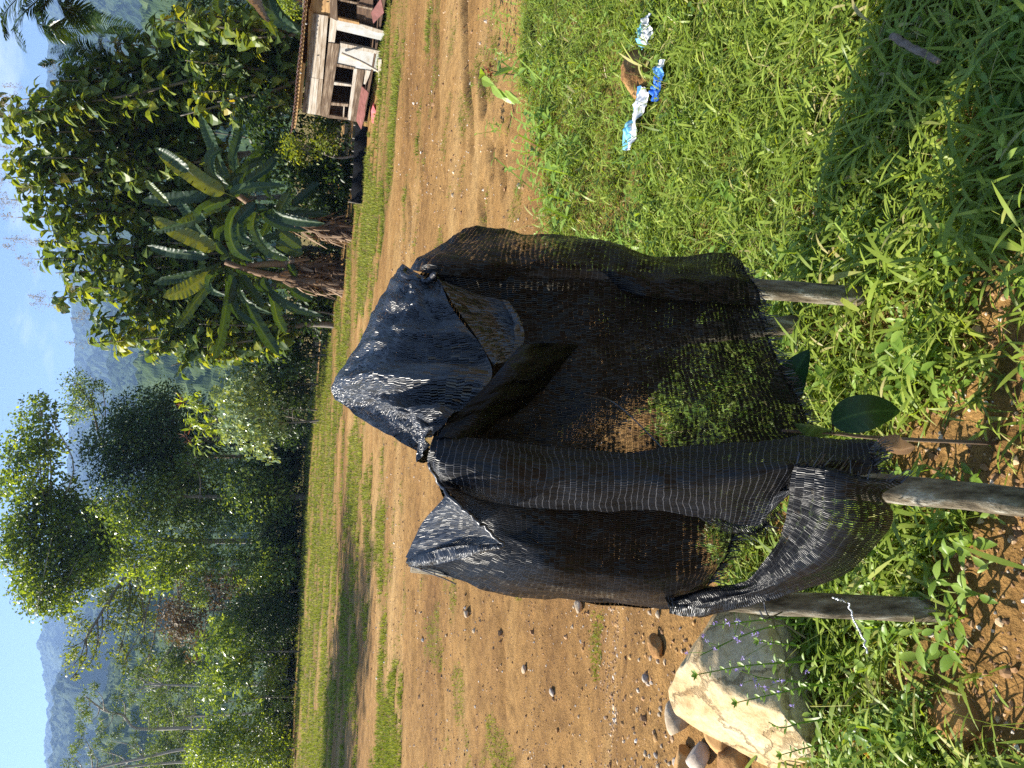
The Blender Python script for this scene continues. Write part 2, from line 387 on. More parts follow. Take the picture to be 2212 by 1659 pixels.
hill(1600, 3000, [(-900, 60), (-300, 80), (48, 103), (300, 100), (450, 108), (598, 134), (668, 153), (772, 163), (922, 152), (1100, 135), (1250, 115), (1329, 98), (1387, 81), (1458, 94), (1523, 103), (1603, 97), (1659, 100), (2600, 130)], 3, FOREST, 13.0)
hill(800, 1600, [(-900, 160), (-300, 170), (300, 190), (500, 215), (650, 228), (720, 236), (800, 238), (900, 238), (1000, 236), (1150, 222), (1300, 190), (1377, 160), (1426, 132), (1474, 117), (1523, 110), (1659, 108), (2600, 90)], 13, FOREST, 11.0)
hill(220, 700, [(-900, 330), (300, 320), (600, 300), (700, 300), (780, 300), (850, 305), (900, 320), (1100, 330), (1250, 300), (1400, 250), (1500, 225), (1659, 205), (2600, 160)], 23, [(.3, (.02, .04, .014)), (.5, (.045, .075, .025)), (.72, (.10, .13, .04))], 7.0)

# ------------------------------------------------------------------ leaves, crowns, trees
LEAF = (np.array([[0, 0, 0], [-.5, .45, .06], [0, .5, 0], [.5, .45, .06], [0, 1, -.08]]), [[[0, 2, 1], [0, 3, 2], [1, 2, 4], [2, 3, 4]]])
LEAF_B = (np.array([[0, 0, 0], [-.34, .22, .07], [0, .25, .0], [.34, .22, .07], [-.44, .55, .03], [0, .58, -.02], [.44, .55, .03], [-.24, .84, -.14], [0, .86, -.17], [.24, .84, -.14], [0, 1.05, -.34]]),
          [[[0, 2, 1], [0, 3, 2], [7, 8, 10], [8, 9, 10]], [[1, 2, 5, 4], [2, 3, 6, 5], [4, 5, 8, 7], [5, 6, 9, 8]]])
def tmpl(t, w): return t[0] * np.array([w, 1, w]), t[1]
def clump_leaves(mb, c, R, n, ln, w, tpl=LEAF, per=12, droop=-.3, squash=.85, spread=.26, tmean=.42, tsd=.2, shell=.55):
    K = max(3, n // per)
    d = norm(rnd(K)); rr = R * RNG.uniform(shell ** 2, 1.05, K) ** .5
    tw = d * rr[:, None] * np.array([1, 1, squash]) + c
    tt = RNG.normal(tmean, tsd * .7, K)
    i = RNG.integers(0, K, n)
    pos = tw[i] + rnd(n) * spread * R
    out = norm(pos - c)
    dr = norm(out * .5 + rnd(n) * .7 + np.array([0, 0, droop]))
    nm = norm(rnd(n) * .55 + np.array([0, 0, 1.0]) + out * .4)
    B = basis(dr, nm); sz = ln * RNG.uniform(.6, 1.25, n)
    tv, tp = tmpl(tpl, w)
    scatter(mb, tv, tp, B * sz[:, None, None], pos, np.clip(tt[i] + RNG.normal(0, tsd * .6, n), 0, 1))
    return tw
def clump_points(D, clumps, depth=1.0):
    out = []
    for c in clumps:
        x, y, r = c[:3]
        d = D + (c[3] if len(c) > 3 else RNG.uniform(-1, 1) * depth)
        out.append((P(x, y, d), r * m_px(d) * 1.04))
    return out
def tree(name, label, D, clumps, leaf, ln, w=.55, base=None, trunk=None, tr=.12, bark='bark', cover=2.6, group='trees along the far side of the field', depth=1.2, tpl=LEAF, droop=-.3, twigs=True, shell=.5, spread=.26, tmean=.42, tsd=.24, cat='tree', rs=1.0):
    cp = [(c, r * rs) for c, r in clump_points(D, clumps, depth)]
    C = np.array([c for c, r in cp]); Rr = np.array([r for c, r in cp])
    if base is None:
        mid = C.mean(0); b = np.array([mid[0], mid[1], 0]); b[2] = float(terrain(b[0], b[1]))
    else: b = np.array(base, float)
    o = thing(name, label, cat, b, group)
    if trunk is None:
        tp = C[:, 2].max() * .75 + b[2] * .25
        path = spline([b - [0, 0, .15], b + [RNG.normal(0, .15), RNG.normal(0, .1), (tp - b[2]) * .45], [C[:, 0].mean(), C[:, 1].mean(), tp]], 14)
    else: path = spline([b - [0, 0, .15]] + [np.asarray(q, float) for q in trunk], 22)
    mb = MB(); tube(mb, path, np.linspace(tr, tr * .3, len(path)), 8)
    for c, r in cp:
        below = path[path[:, 2] < c[2] - .2 * r]
        k = np.argmin(np.linalg.norm((below if len(below) else path[:1]) - c, axis=1))
        s = (below if len(below) else path[:1])[k]; dd = np.linalg.norm(c - s)
        m1 = s * .5 + c * .5 + rnd(1)[0] * .08 * dd + [0, 0, -.05 * dd]
        br = min(tr * .35, .012 + .02 * dd)
        tube(mb, spline([s, m1, c], 8), np.linspace(br, br * .35, 8), 5)
        if twigs:
            for q in range(4):
                e = c + norm(rnd(1))[0] * r * .8; tube(mb, spline([c * .7 + m1 * .3, (c + e) / 2 + rnd(1)[0] * .1 * r, e], 5), np.linspace(br * .35, br * .12, 5), 4)
    mb.build('trunk', M[bark], o, True)
    lb = MB()
    for c, r in cp:
        n = int(cover * 3.14 * r * r / (ln * ln * w * .55)); n = max(24, min(n, 4200))
        clump_leaves(lb, c, r, n, ln, w, tpl, droop=droop, shell=shell, spread=spread, tmean=tmean, tsd=tsd)
    lb.build('crown', M[leaf], o)
    return o
# ------------------------------------------------------------------ posts
M['post'] = surf_mat('weathered_post_bark', [(.33, (.055, .042, .028)), (.46, (.15, .12, .08)), (.56, (.23, .195, .14)), (.62, (.40, .37, .30)), (.7, (.17, .14, .10))], 48, .95, 1.0, (1, 1, .22), 10, .1, dist=.012)
def post(label, base, top, r0, r1, bend=(0, 0, 0), knots=(), ribs=.10):
    b = np.array(base, float); tpt = np.array(top, float)
    o = thing('wooden_post', label, 'post', b, 'posts holding up the shade net')
    n = 60; sides = 20
    pts = spline([b - [0, 0, .18], b * .55 + tpt * .45 + np.array(bend), tpt], n)
    mb = MB(); tube(mb, pts, np.linspace(r0, r1, n), sides)
    V = mb.V[0]; ax = np.concatenate([np.repeat(pts, sides, 0), pts[:1], pts[-1:]]); d = V - ax
    ang = np.arctan2(d[:, 1], d[:, 0])
    k = 1 + ribs * (fbm(ang * 1.2 + 9, V[:, 2] * 9, 3 + int(b[0] * 50), 3) - .5) * 2 + .05 * (fbm(ang * 4, V[:, 2] * 30, 5, 2) - .5)
    for (kz, ka, kh) in knots:
        k = k + kh * np.exp(-((V[:, 2] - kz) / .03) ** 2 - (np.angle(np.exp(1j * (ang - ka))) / .5) ** 2)
    mb.V[0] = ax + d * k[:, None]
    mb.build('shaft', M['post'], o, True)
    return o
pr = G(1893, 641); pl = G(2034, 1330)
post('brown wooden post at the right end of the black net, straight', pr, P(960, 597, pr[1] + .02), .0265, .023, (.008, 0, 0), [(pr[2] + .2, -1.2, .2)])
post('grey lichen-spotted post under the left peak of the net', pl, P(890, 1214, pl[1] + .12), .030, .020, (-.012, 0, 0), [(pl[2] + .3, 4.2, .25)])
pm = G(2330, 1112)
post('pale knotted post leaning towards the camera under the middle fold of the net', pm, P(950, 985, 1.34), .029, .023, (.016, 0, 0), [(.15, 4.4, .35), (.11, 4.9, .3), (.32, 4.0, .2)])
pb_ = P(1500, 655, 1.90); pb_[2] = float(terrain(pb_[0], pb_[1]))
post('post hidden inside the net under its highest peak', pb_, P(727, 840, 1.865), .028, .024)

# ------------------------------------------------------------------ shade net
def net_mat(name, hole, rough=.19, lines=1.0, tilt=2.0, curl=2.2, spec=.34):
    m, t, out = new_mat(name); l = t.links.new
    uvn = node(t, 'UVMap'); uvn.uv_map = 'UVMap'
    sep = node(t, 'SeparateXYZ')
    wob = node(t, 'TexNoise', Scale=9.0, Detail=3); l(uvn.outputs[0], wob.inputs['Vector'])
    wm = node(t, 'VectorMath', operation='MULTIPLY_ADD'); wm.inputs[1].default_value = (.030, .030, 0); l(wob.outputs['Color'], wm.inputs[0]); l(uvn.outputs[0], wm.inputs[2])
    l(wm.outputs[0], sep.inputs[0])
    def mth(op, a, b=None, c=None):
        n = node(t, 'Math', operation=op)
        for k, v in enumerate((a, b, c)):
            if v is None: continue
            if isinstance(v, (int, float)): n.inputs[k].default_value = v
            else: l(v, n.inputs[k])
        return n.outputs[0]
    PITCHX, ROW = .0035, .0110
    a = mth('DIVIDE', sep.outputs[0], PITCHX); b = mth('DIVIDE', sep.outputs[1], ROW)
    fb = mth('FRACT', b); ib = mth('FLOOR', b)
    a2 = mth('ADD', a, mth('MULTIPLY', ib, .37))
    fa = mth('FRACT', a2); ia = mth('FLOOR', a2)
    cmb = node(t, 'CombineXYZ'); l(ia, cmb.inputs[0]); l(ib, cmb.inputs[1])
    wn = node(t, 'TexWhiteNoise', noise_dimensions='2D'); l(cmb.outputs[0], wn.inputs['Vector'])
    big = node(t, 'TexNoise', Scale=11.0, Detail=5, Roughness=.65); mpn = node(t, 'Mapping'); mpn.inputs['Scale'].default_value = (.6, 1.6, 1); l(uvn.outputs[0], mpn.inputs[0]); l(mpn.outputs[0], big.inputs['Vector'])
    # every tape wanders on its own and bulges between two knots, so the gaps are slits of uneven length
    cm2 = node(t, 'CombineXYZ'); l(mth('MULTIPLY', ia, 5.37), cm2.inputs[0]); l(mth('MULTIPLY', b, .8), cm2.inputs[1])
    sl = node(t, 'TexNoise', noise_dimensions='2D', Scale=1.0, Detail=1.5); l(cm2.outputs[0], sl.inputs['Vector'])
    lens_ = mth('MULTIPLY', mth('MULTIPLY', fb, mth('SUBTRACT', 1.0, fb)), 4.0)
    g = mth('MULTIPLY_ADD', big.outputs['Fac'], 2.0, -1.0 + hole)
    g = mth('ADD', g, mth('MULTIPLY', mth('SUBTRACT', sl.outputs['Fac'], .5), 1.8))
    ap = node(t, 'Attribute', attribute_name='open'); g = mth('ADD', g, ap.outputs['Fac'])
    ctr = mth('SUBTRACT', fa, .5)
    halfw = mth('SUBTRACT', mth('MULTIPLY_ADD', mth('POWER', lens_, .6), .30, .30), mth('MULTIPLY', g, .35))
    gap = mth('GREATER_THAN', mth('ABSOLUTE', ctr), halfw)
    row = mth('LESS_THAN', fb, .09)
    gap = mth('MULTIPLY', gap, mth('SUBTRACT', 1.0, row))
    # shiny rounded tapes, each twisting on its own
    geo = node(t, 'NewGeometry'); tg = node(t, 'Tangent', direction_type='UV_MAP', uv_map='UVMap')
    off = node(t, 'VectorMath', operation='SUBTRACT'); l(wn.outputs['Color'], off.inputs[0]); off.inputs[1].default_value = (.5, .5, .5)
    sc = node(t, 'VectorMath', operation='SCALE'); l(off.outputs[0], sc.inputs[0]); sc.inputs['Scale'].default_value = tilt * .55
    ad0 = node(t, 'VectorMath', operation='ADD'); l(geo.outputs['Normal'], ad0.inputs[0]); l(sc.outputs[0], ad0.inputs[1])
    tw = node(t, 'VectorMath', operation='SCALE'); l(tg.outputs[0], tw.inputs[0]); l(mth('ADD', mth('MULTIPLY', ctr, curl), mth('MULTIPLY', mth('SUBTRACT', sl.outputs['Fac'], .5), tilt)), tw.inputs['Scale'])
    ad = node(t, 'VectorMath', operation='ADD'); l(ad0.outputs[0], ad.inputs[0]); l(tw.outputs[0], ad.inputs[1])
    nn = node(t, 'VectorMath', operation='NORMALIZE'); l(ad.outputs[0], nn.inputs[0])
    pb = node(t, 'BsdfPrincipled', Roughness=rough); pb.inputs['Specular IOR Level'].default_value = spec
    cm = node(t, 'MixRGB'); cm.inputs[1].default_value = (.006, .006, .007, 1); cm.inputs[2].default_value = (.02 * lines, .02 * lines, .022 * lines, 1); l(row, cm.inputs['Fac'])
    l(cm.outputs[0], pb.inputs['Base Color']); l(nn.outputs[0], pb.inputs['Normal'])
    tp = node(t, 'BsdfTransparent'); ms = node(t, 'MixShader'); l(gap, ms.inputs['Fac']); l(pb.outputs[0], ms.inputs[1]); l(tp.outputs[0], ms.inputs[2])
    l(ms.outputs[0], out.inputs['Surface'])
    return m
M['net_dense'] = net_mat('black_net_dense', -.26, tilt=1.9, rough=.38, curl=3.0, spec=.8)
M['net_fold'] = net_mat('black_net_doubled', -.40, tilt=.6, lines=4.0, rough=.35, spec=.26)
M['net_mid'] = net_mat('black_net', -.17, tilt=.7, rough=.3, spec=.24)
M['net_open'] = net_mat('black_net_stretched', .35, tilt=.7, rough=.3)
M['net_thread'] = surf_mat('black_net_threads', [(.3, (.01, .01, .012)), (.7, (.03, .03, .035))], 90, .35, .1, spec=.7)

net = thing('shade_net', 'torn black shade net draped over wooden posts like a tent, shiny on top', 'net', (float(pr[0]) - .35, float(pr[1]) - .1, float(pr[2])))
EDGES = []
# where the knit is pulled open
OPEN = [(1385, 908, 115, 66, .9), (1580, 890, 115, 78, .50), (1600, 770, 95, 75, .34), (1380, 740, 190, 110, .22), (1480, 700, 60, 60, .2), (1545, 1185, 32, 60, .95), (1830, 1120, 70, 45, .5), (1640, 1095, 60, 45, .6), (1250, 935, 60, 30, .45), (1180, 525, 120, 25, .35), (1560, 570, 40, 25, .4), (1240, 1275, 150, 18, .35), (1380, 1180, 120, 40, .25)]
def sheet(name, rows, mat, wr=.006, seed=0, fine=14, fringe=0, uvoff=(0, 0), frd=None, rot=False):
    """a cloth panel through measured points (x, y on the photo, distance)"""
    ctrl = np.array([[P(x, y, d) for (x, y, d) in r] for r in rows])
    nr, ncn = ctrl.shape[:2]
    A = spline(ctrl, (nr - 1) * fine + 1)
    Bm = spline(np.swapaxes(A, 0, 1), (ncn - 1) * fine + 1); A = np.swapaxes(Bm, 0, 1)
    h, w = A.shape[:2]
    du = np.linalg.norm(np.diff(A, axis=1), axis=2).mean(0); dv = np.linalg.norm(np.diff(A, axis=0), axis=2).mean(1)
    u = np.concatenate([[0], np.cumsum(du)]); v = np.concatenate([[0], np.cumsum(dv)])
    UVu, UVv = np.meshgrid(u, v)
    nrm = norm(np.cross(np.gradient(A, axis=1), np.gradient(A, axis=0)))
    n = (fbm(UVu * 15 + seed, UVv * 2.5, seed, 3) - .5) * 2.6 + (fbm(UVu * 60, UVv * 40 + seed, seed + 5, 2) - .5) * .5
    n = n + (fbm(UVu * 7 + seed, UVv * 7, seed + 9, 3) - .5) * 2.2
    edge = np.minimum(1, np.minimum(np.arange(h), np.arange(h)[::-1])[:, None] / 4 + .3)
    A = A + nrm * (n * edge * wr)[..., None]
    i = np.arange(h - 1)[:, None] * w; j = np.arange(w - 1)[None]
    q = np.stack([i + j, i + w + j, i + w + j + 1, i + j + 1], -1).reshape(-1, 4)
    uv = np.stack([UVu.ravel() + uvoff[0], UVv.ravel() + uvoff[1]], -1)
    if rot: uv = uv[:, ::-1]
    qx, qy, _ = to_px(A.reshape(-1, 3)); op = np.zeros(len(qx))
    for (cx, cy, rx, ry, a) in OPEN: op = op + a * np.exp(-((qx - cx) / rx) ** 2 - ((qy - cy) / ry) ** 2)
    o = mk(name, A.reshape(-1, 3), [q], mat, net, {'open': op}, uv, True)
    if fringe:
        L0 = A[-1]; dn = norm(A[-1] - A[-2])
        EDGES.append((L0, dn, fringe))
    return o
# peak and front hood, lit from above
sheet('canopy', [
    [(926, 1002, 1.34), (832, 940, 1.48), (742, 884, 1.74), (719, 836, 1.86), (772, 745, 1.86), (828, 632, 1.80), (880, 578, 1.72)],
    [(930, 985, 1.30), (858, 905, 1.40), (800, 860, 1.50), (790, 815, 1.54), (830, 740, 1.58), (868, 655, 1.59), (905, 590, 1.60)],
    [(934, 966, 1.275), (905, 910, 1.31), (880, 868, 1.36), (885, 815, 1.39), (900, 748, 1.46), (918, 668, 1.50), (930, 592, 1.55)],
    [(938, 948, 1.265), (960, 916, 1.27), (1000, 880, 1.285), (1062, 818, 1.30), (1040, 748, 1.37), (980, 672, 1.44), (943, 594, 1.52)]], M['net_dense'], .026, 1, uvoff=(0, 0))
sheet('pocket_fold', [
    [(945, 598, 1.515), (975, 650, 1.475), (1020, 715, 1.42), (1066, 790, 1.34)],
    [(1030, 632, 1.50), (1060, 668, 1.47), (1085, 715, 1.43), (1108, 780, 1.35)],
    [(1092, 648, 1.47), (1112, 680, 1.435), (1128, 720, 1.40), (1118, 762, 1.355)]], M['net_dense'], .008, 7, uvoff=(.2, .3))
sheet('pocket_edge', [
    [(1085, 647, 1.462), (1105, 690, 1.425), (1112, 730, 1.39), (1108, 765, 1.352)],
    [(1098, 650, 1.458), (1120, 682, 1.424), (1133, 728, 1.388), (1118, 764, 1.350)]], M['net_dense'], .003, 8, uvoff=(.4, .1))
sheet('under_fold', [
    [(942, 947, 1.262), (968, 912, 1.268), (1010, 872, 1.282), (1066, 815, 1.298), (1118, 752, 1.345)],
    [(985, 946, 1.27), (1030, 902, 1.28), (1075, 855, 1.29), (1115, 805, 1.305), (1155, 742, 1.36)],
    [(1040, 932, 1.33), (1085, 886, 1.335), (1125, 842, 1.35), (1165, 795, 1.37), (1206, 741, 1.43)],
    [(1115, 902, 1.432), (1148, 868, 1.445), (1182, 830, 1.46), (1217, 786, 1.48), (1256, 745, 1.505)]], M['net_mid'], .016, 9, uvoff=(.1, .5))
# curtain between the right and middle posts
sheet('curtain', [
    [(940, 590, 1.56), (1000, 690, 1.55), (1030, 780, 1.50), (985, 880, 1.44), (940, 965, 1.36)],
    [(1150, 598, 1.54), (1150, 690, 1.55), (1160, 780, 1.50), (1160, 880, 1.46), (1150, 985, 1.36)],
    [(1400, 610, 1.53), (1400, 690, 1.53), (1410, 785, 1.47), (1420, 885, 1.42), (1420, 990, 1.36)],
    [(1636, 648, 1.49), (1655, 710, 1.48), (1692, 795, 1.43), (1738, 888, 1.38), (1768, 970, 1.34)]], M['net_mid'], .012, 2, fringe=420, uvoff=(.7, 0))
sheet('back_curtain', [
    [(740, 860, 1.87), (830, 700, 1.84), (900, 600, 1.76), (960, 560, 1.70)],
    [(1050, 1000, 1.72), (1050, 850, 1.94), (1050, 720, 1.88), (1050, 575, 1.72)],
    [(1160, 1000, 1.70), (1240, 850, 1.96), (1280, 720, 1.90), (1290, 585, 1.72)],
    [(1245, 990, 1.66), (1400, 860, 1.96), (1480, 730, 1.90), (1575, 600, 1.70)]], M['net_mid'], .03, 3, fringe=200, uvoff=(.1, 1.0))
sheet('added_shadow_panel', [  # unseen panel added to close the gap in the net's shadow
    [(930, 1000, 1.50), (945, 1045, 1.52), (960, 1085, 1.50)],
    [(1100, 985, 1.60), (1100, 1045, 1.62), (1100, 1095, 1.58)],
    [(1300, 985, 1.60), (1300, 1045, 1.62), (1300, 1095, 1.56)],
    [(1500, 990, 1.54), (1490, 1045, 1.56), (1470, 1095, 1.52)]], M['net_mid'], .012, 21, uvoff=(.4, .9))
# cloth wrapped round the right post
sheet('post_wrap', [
    [(1000, 502, 1.66), (952, 528, 1.62), (905, 562, 1.60), (885, 585, 1.60)],
    [(1035, 500, 1.66), (985, 535, 1.58), (945, 568, 1.545), (935, 592, 1.545)],
    [(1120, 506, 1.66), (1110, 538, 1.56), (1105, 568, 1.535), (1100, 604, 1.545)],
    [(1300, 520, 1.64), (1290, 552, 1.55), (1290, 576, 1.52), (1285, 618, 1.54)],
    [(1400, 543, 1.62), (1400, 572, 1.53), (1400, 600, 1.50), (1400, 640, 1.50)],
    [(1560, 552, 1.60), (1560, 585, 1.52), (1560, 612, 1.49), (1560, 655, 1.49)],
    [(1602, 574, 1.58), (1622, 600, 1.51), (1640, 630, 1.485), (1645, 660, 1.487)]], M['net_mid'], .013, 4, fringe=90, uvoff=(.3, .6))
# the middle fold that hangs in front
sheet('middle_fold', [
    [(936, 944, 1.27), (927, 975, 1.255), (926, 1002, 1.26), (950, 1040, 1.28)],
    [(1060, 945, 1.26), (1050, 985, 1.215), (1050, 1030, 1.215), (1052, 1078, 1.265)],
    [(1200, 962, 1.25), (1200, 1005, 1.20), (1200, 1052, 1.20), (1200, 1092, 1.255)],
    [(1400, 978, 1.22), (1400, 1012, 1.165), (1400, 1058, 1.16), (1400, 1100, 1.22)],
    [(1550, 965, 1.19), (1550, 1010, 1.125), (1550, 1058, 1.12), (1550, 1118, 1.19)],
    [(1700, 950, 1.15), (1702, 990, 1.085), (1708, 1024, 1.07), (1640, 1132, 1.16)],
    [(1790, 950, 1.11), (1790, 978, 1.065), (1785, 1000, 1.05), (1700, 1060, 1.09)],
    [(1885, 952, 1.07), (1888, 972, 1.045), (1890, 990, 1.03), (1900, 1020, 1.03)]], M['net_fold'], .010, 5, fringe=110, uvoff=(.5, .2))
sheet('fold_flare', [
    [(1480, 1100, 1.225), (1520, 1085, 1.20), (1600, 1062, 1.15)],
    [(1540, 1135, 1.22), (1590, 1105, 1.20), (1660, 1065, 1.14)],
    [(1586, 1150, 1.22), (1640, 1150, 1.20), (1690, 1100, 1.17)]], M['net_open'], .006, 15, fringe=70, uvoff=(.9, .2))
# left side
sheet('left_curtain', [
    [(950, 1040, 1.31), (1000, 1100, 1.34), (1000, 1150, 1.37), (960, 1195, 1.40), (905, 1226, 1.44)],
    [(1150, 1082, 1.29), (1150, 1150, 1.29), (1150, 1200, 1.29), (1140, 1248, 1.32), (1110, 1284, 1.42)],
    [(1300, 1090, 1.29), (1300, 1165, 1.28), (1300, 1222, 1.28), (1300, 1272, 1.31), (1300, 1308, 1.40)],
    [(1450, 1098, 1.28), (1450, 1165, 1.27), (1450, 1222, 1.27), (1450, 1272, 1.29), (1440, 1318, 1.37)],
    [(1596, 1128, 1.27), (1584, 1165, 1.26), (1572, 1200, 1.26), (1545, 1240, 1.27), (1500, 1312, 1.33)]], M['net_mid'], .009, 6, fringe=200, uvoff=(.2, .8))
sheet('left_back_curtain', [
    [(960, 1080, 1.50), (930, 1130, 1.55), (900, 1180, 1.58), (880, 1220, 1.56)],
    [(1100, 1085, 1.52), (1100, 1150, 1.60), (1100, 1220, 1.60), (1090, 1280, 1.50)],
    [(1300, 1090, 1.50), (1300, 1160, 1.58), (1300, 1230, 1.58), (1300, 1306, 1.46)],
    [(1480, 1100, 1.46), (1470, 1160, 1.52), (1460, 1230, 1.52), (1440, 1312, 1.42)]], M['net_mid'], .010, 16, uvoff=(.8, .8))
sheet('hood', [
    [(950, 1048, 1.28), (962, 1070, 1.30), (915, 1125, 1.40), (892, 1170, 1.45), (876, 1204, 1.48)],
    [(962, 1062, 1.25), (985, 1085, 1.255), (985, 1120, 1.30), (965, 1165, 1.34), (905, 1206, 1.42)],
    [(968, 1068, 1.235), (1010, 1106, 1.215), (1042, 1135, 1.21), (1068, 1160, 1.205), (1086, 1176, 1.20)]], M['net_dense'], .004, 10, uvoff=(.3, .3))
sheet('hood_hem', [
    [(878, 1203, 1.475), (918, 1196, 1.40), (962, 1183, 1.32), (1020, 1177, 1.25), (1086, 1175, 1.20)],
    [(874, 1216, 1.47), (925, 1212, 1.385), (972, 1202, 1.305), (1025, 1190, 1.24), (1082, 1180, 1.198)],
    [(884, 1224, 1.48), (930, 1221, 1.395), (975, 1213, 1.315), (1022, 1199, 1.25), (1076, 1182, 1.205)]], M['net_dense'], .005, 11, uvoff=(.6, .3))
# loose flap tied along the bottom
sheet('loose_flap', [
    [(1438, 1294, 1.32), (1448, 1308, 1.31), (1470, 1320, 1.31), (1498, 1329, 1.32)],
    [(1535, 1268, 1.27), (1545, 1285, 1.255), (1552, 1303, 1.25), (1565, 1321, 1.26)],
    [(1612, 1254, 1.22), (1628, 1270, 1.205), (1642, 1284, 1.20), (1655, 1293, 1.205)],
    [(1668, 1190, 1.16), (1700, 1222, 1.13), (1732, 1245, 1.12), (1760, 1257, 1.13)],
    [(1692, 1142, 1.12), (1745, 1180, 1.08), (1800, 1210, 1.06), (1840, 1220, 1.08)],
    [(1706, 1086, 1.09), (1775, 1110, 1.03), (1850, 1125, 1.0), (1920, 1122, 1.02)],
    [(1710, 1038, 1.06), (1780, 1050, 1.01), (1850, 1060, .985), (1900, 1064, .99)],
    [(1722, 1002, 1.055), (1790, 1010, 1.01), (1870, 1030, .98), (1956, 1036, .965)]], M['net_mid'], .008, 12, fringe=60, uvoff=(.2, .4), rot=True)
sheet('flap_cuff', [
    [(1436, 1290, 1.315), (1444, 1310, 1.305), (1446, 1326, 1.31)],
    [(1480, 1292, 1.30), (1486, 1312, 1.29), (1484, 1332, 1.30)],
    [(1532, 1284, 1.28), (1540, 1306, 1.265), (1528, 1328, 1.28)]], M['net_dense'], .004, 18, uvoff=(.5, .4), rot=True)
# loose tape ends along the cut edges
fm = MB()
for (L0, dn, n) in EDGES:
    for k in range(n):
        f = RNG.uniform(0, len(L0) - 1.001); i = int(f); p = L0[i] + (L0[i + 1] - L0[i]) * (f - i)
        d = norm(dn[i] * .8 + rnd(1)[0] * .28 + np.array([0, 0, -.25])); ln = RNG.uniform(.006, .034)
        s = norm(np.cross(d, rnd(1)[0])) * .0011
        e = p + d * ln + rnd(1)[0] * .003
        fm.add([p - s - d * .006, p + s - d * .006, e + s * .6, e - s * .6], [[[0, 1, 2, 3]]])
# stray threads and the stitched rims
def strand(pts, r=.0012): tube(fm, spline([P(*q) for q in pts], 18), r, 4)
strand([(882, 1222, 1.46), (940, 1236, 1.44), (1000, 1252, 1.43), (1120, 1283, 1.41)])
strand([(892, 1224, 1.47), (960, 1250, 1.45), (985, 1262, 1.45)])
for k in range(9):
    a = k / 8; strand([(905 + 220 * a, 1226 + 55 * a, 1.44), (912 + 222 * a, 1232 + 56 * a, 1.455)], .001)
strand([(1650, 1300, 1.2), (1660, 1330, 1.2), (1700, 1352, 1.22), (1740, 1378, 1.25)], .0018)
strand([(1640, 1318, 1.2), (1655, 1336, 1.2), (1690, 1322, 1.22)], .0016)
strand([(1500, 1040, 1.2), (1340, 880, 1.36), (1260, 850, 1.38)], .0014)
def rimline(pts, r=.004):
    rim = MB(); tube(rim, spline([P(*q) for q in pts], 40) + rnd(40) * .0012, r, 6); rim.build('rim', M['net_thread'], net, True)
rimline([(926, 1002, 1.255), (950, 1046, 1.27), (968, 1069, 1.23), (1010, 1107, 1.21), (1045, 1138, 1.205), (1087, 1176, 1.195), (1076, 1182, 1.198)], .0032)
rimline([(874, 582, 1.655), (876, 596, 1.63), (925, 606, 1.575), (940, 590, 1.53)], .006)
fm.build('frayed_edge', M['net_thread'], net)
# ------------------------------------------------------------------ foreground grass (nobody could count it)
M['grass'] = leaf_mat('broad_grass', [(0, (.085, .13, .014)), (.5, (.23, .31, .040)), (.85, (.38, .43, .085)), (1, (.42, .36, .16))], .42, .42, (1.6, 1.5, .4), .35)
M['herb'] = leaf_mat('herb_leaves', [(0, (.06, .12, .015)), (.5, (.16, .265, .038)), (1, (.30, .40, .08))], .38, .40, (1.6, 1.5, .45), .35)
M['turf'] = leaf_mat('short_turf', [(0, (.10, .14, .02)), (.5, (.235, .28, .05)), (1, (.40, .40, .12))], .4, .6, (1.3, 1.2, .5), .2)
def blade(b, d, ln, w, bend, tint, seg=5):
    """one folded, arching grass blade from b along d"""
    d = np.array(d, float) / np.linalg.norm(d); side = norm(np.cross(d, [0, 0, 1.0]) + 1e-6); up = np.cross(side, d)
    prof = np.interp(np.linspace(0, 1, seg), [0, .15, .45, .8, 1], [.45, .9, 1, .55, .04])
    V = []
    for k in range(seg):
        f = k / (seg - 1); c = b + d * ln * f + np.array([0, 0, -bend * ln * f * f]) + up * .0
        V += [c - side * w * prof[k] / 2 + up * w * .12 * prof[k], c + side * w * prof[k] / 2 + up * w * .12 * prof[k]]
    q = [[2 * k, 2 * k + 1, 2 * k + 3, 2 * k + 2] for k in range(seg - 1)]
    return np.array(V), np.array(q), np.full(len(V), tint)
def join(parts):
    V = []; Q = []; T = []; n = 0
    for v, q, t in parts: V.append(v); Q.append(q + n); T.append(t); n += len(v)
    return np.concatenate(V), np.concatenate(Q), np.concatenate(T)
def shoot(seed):
    r = np.random.default_rng(seed); parts = []
    lean = np.array([math.cos(seed * 2.4), math.sin(seed * 2.4), 0]) * r.uniform(.2, .9) + [0, 0, .7]; lean /= np.linalg.norm(lean)
    H = r.uniform(.05, .12)
    stem = [np.array([0, 0, -.01]) + lean * H * f for f in (0, .5, 1)]
    s = np.array([.0012, .0012, 0])
    V = np.array([stem[0] - s, stem[0] + s, stem[1] - s, stem[1] + s, stem[2] - s * .6, stem[2] + s * .6]); parts.append((V, np.array([[0, 1, 3, 2], [2, 3, 5, 4]]), np.full(6, -.05)))
    n = r.integers(4, 7); a0 = r.uniform(0, 6.28)
    for k in range(n):
        a = a0 + k * 2.5 + r.normal(0, .4); f = .15 + .85 * k / (n - 1)
        d = np.array([math.cos(a), math.sin(a), r.uniform(.15, .9)])
        parts.append(blade(lean * H * f, d, r.uniform(.045, .105), r.uniform(.0055, .0105), r.uniform(.1, .55), r.normal(0, .10)))
    return join(parts)
SHOOTS = [shoot(k) for k in range(10)]
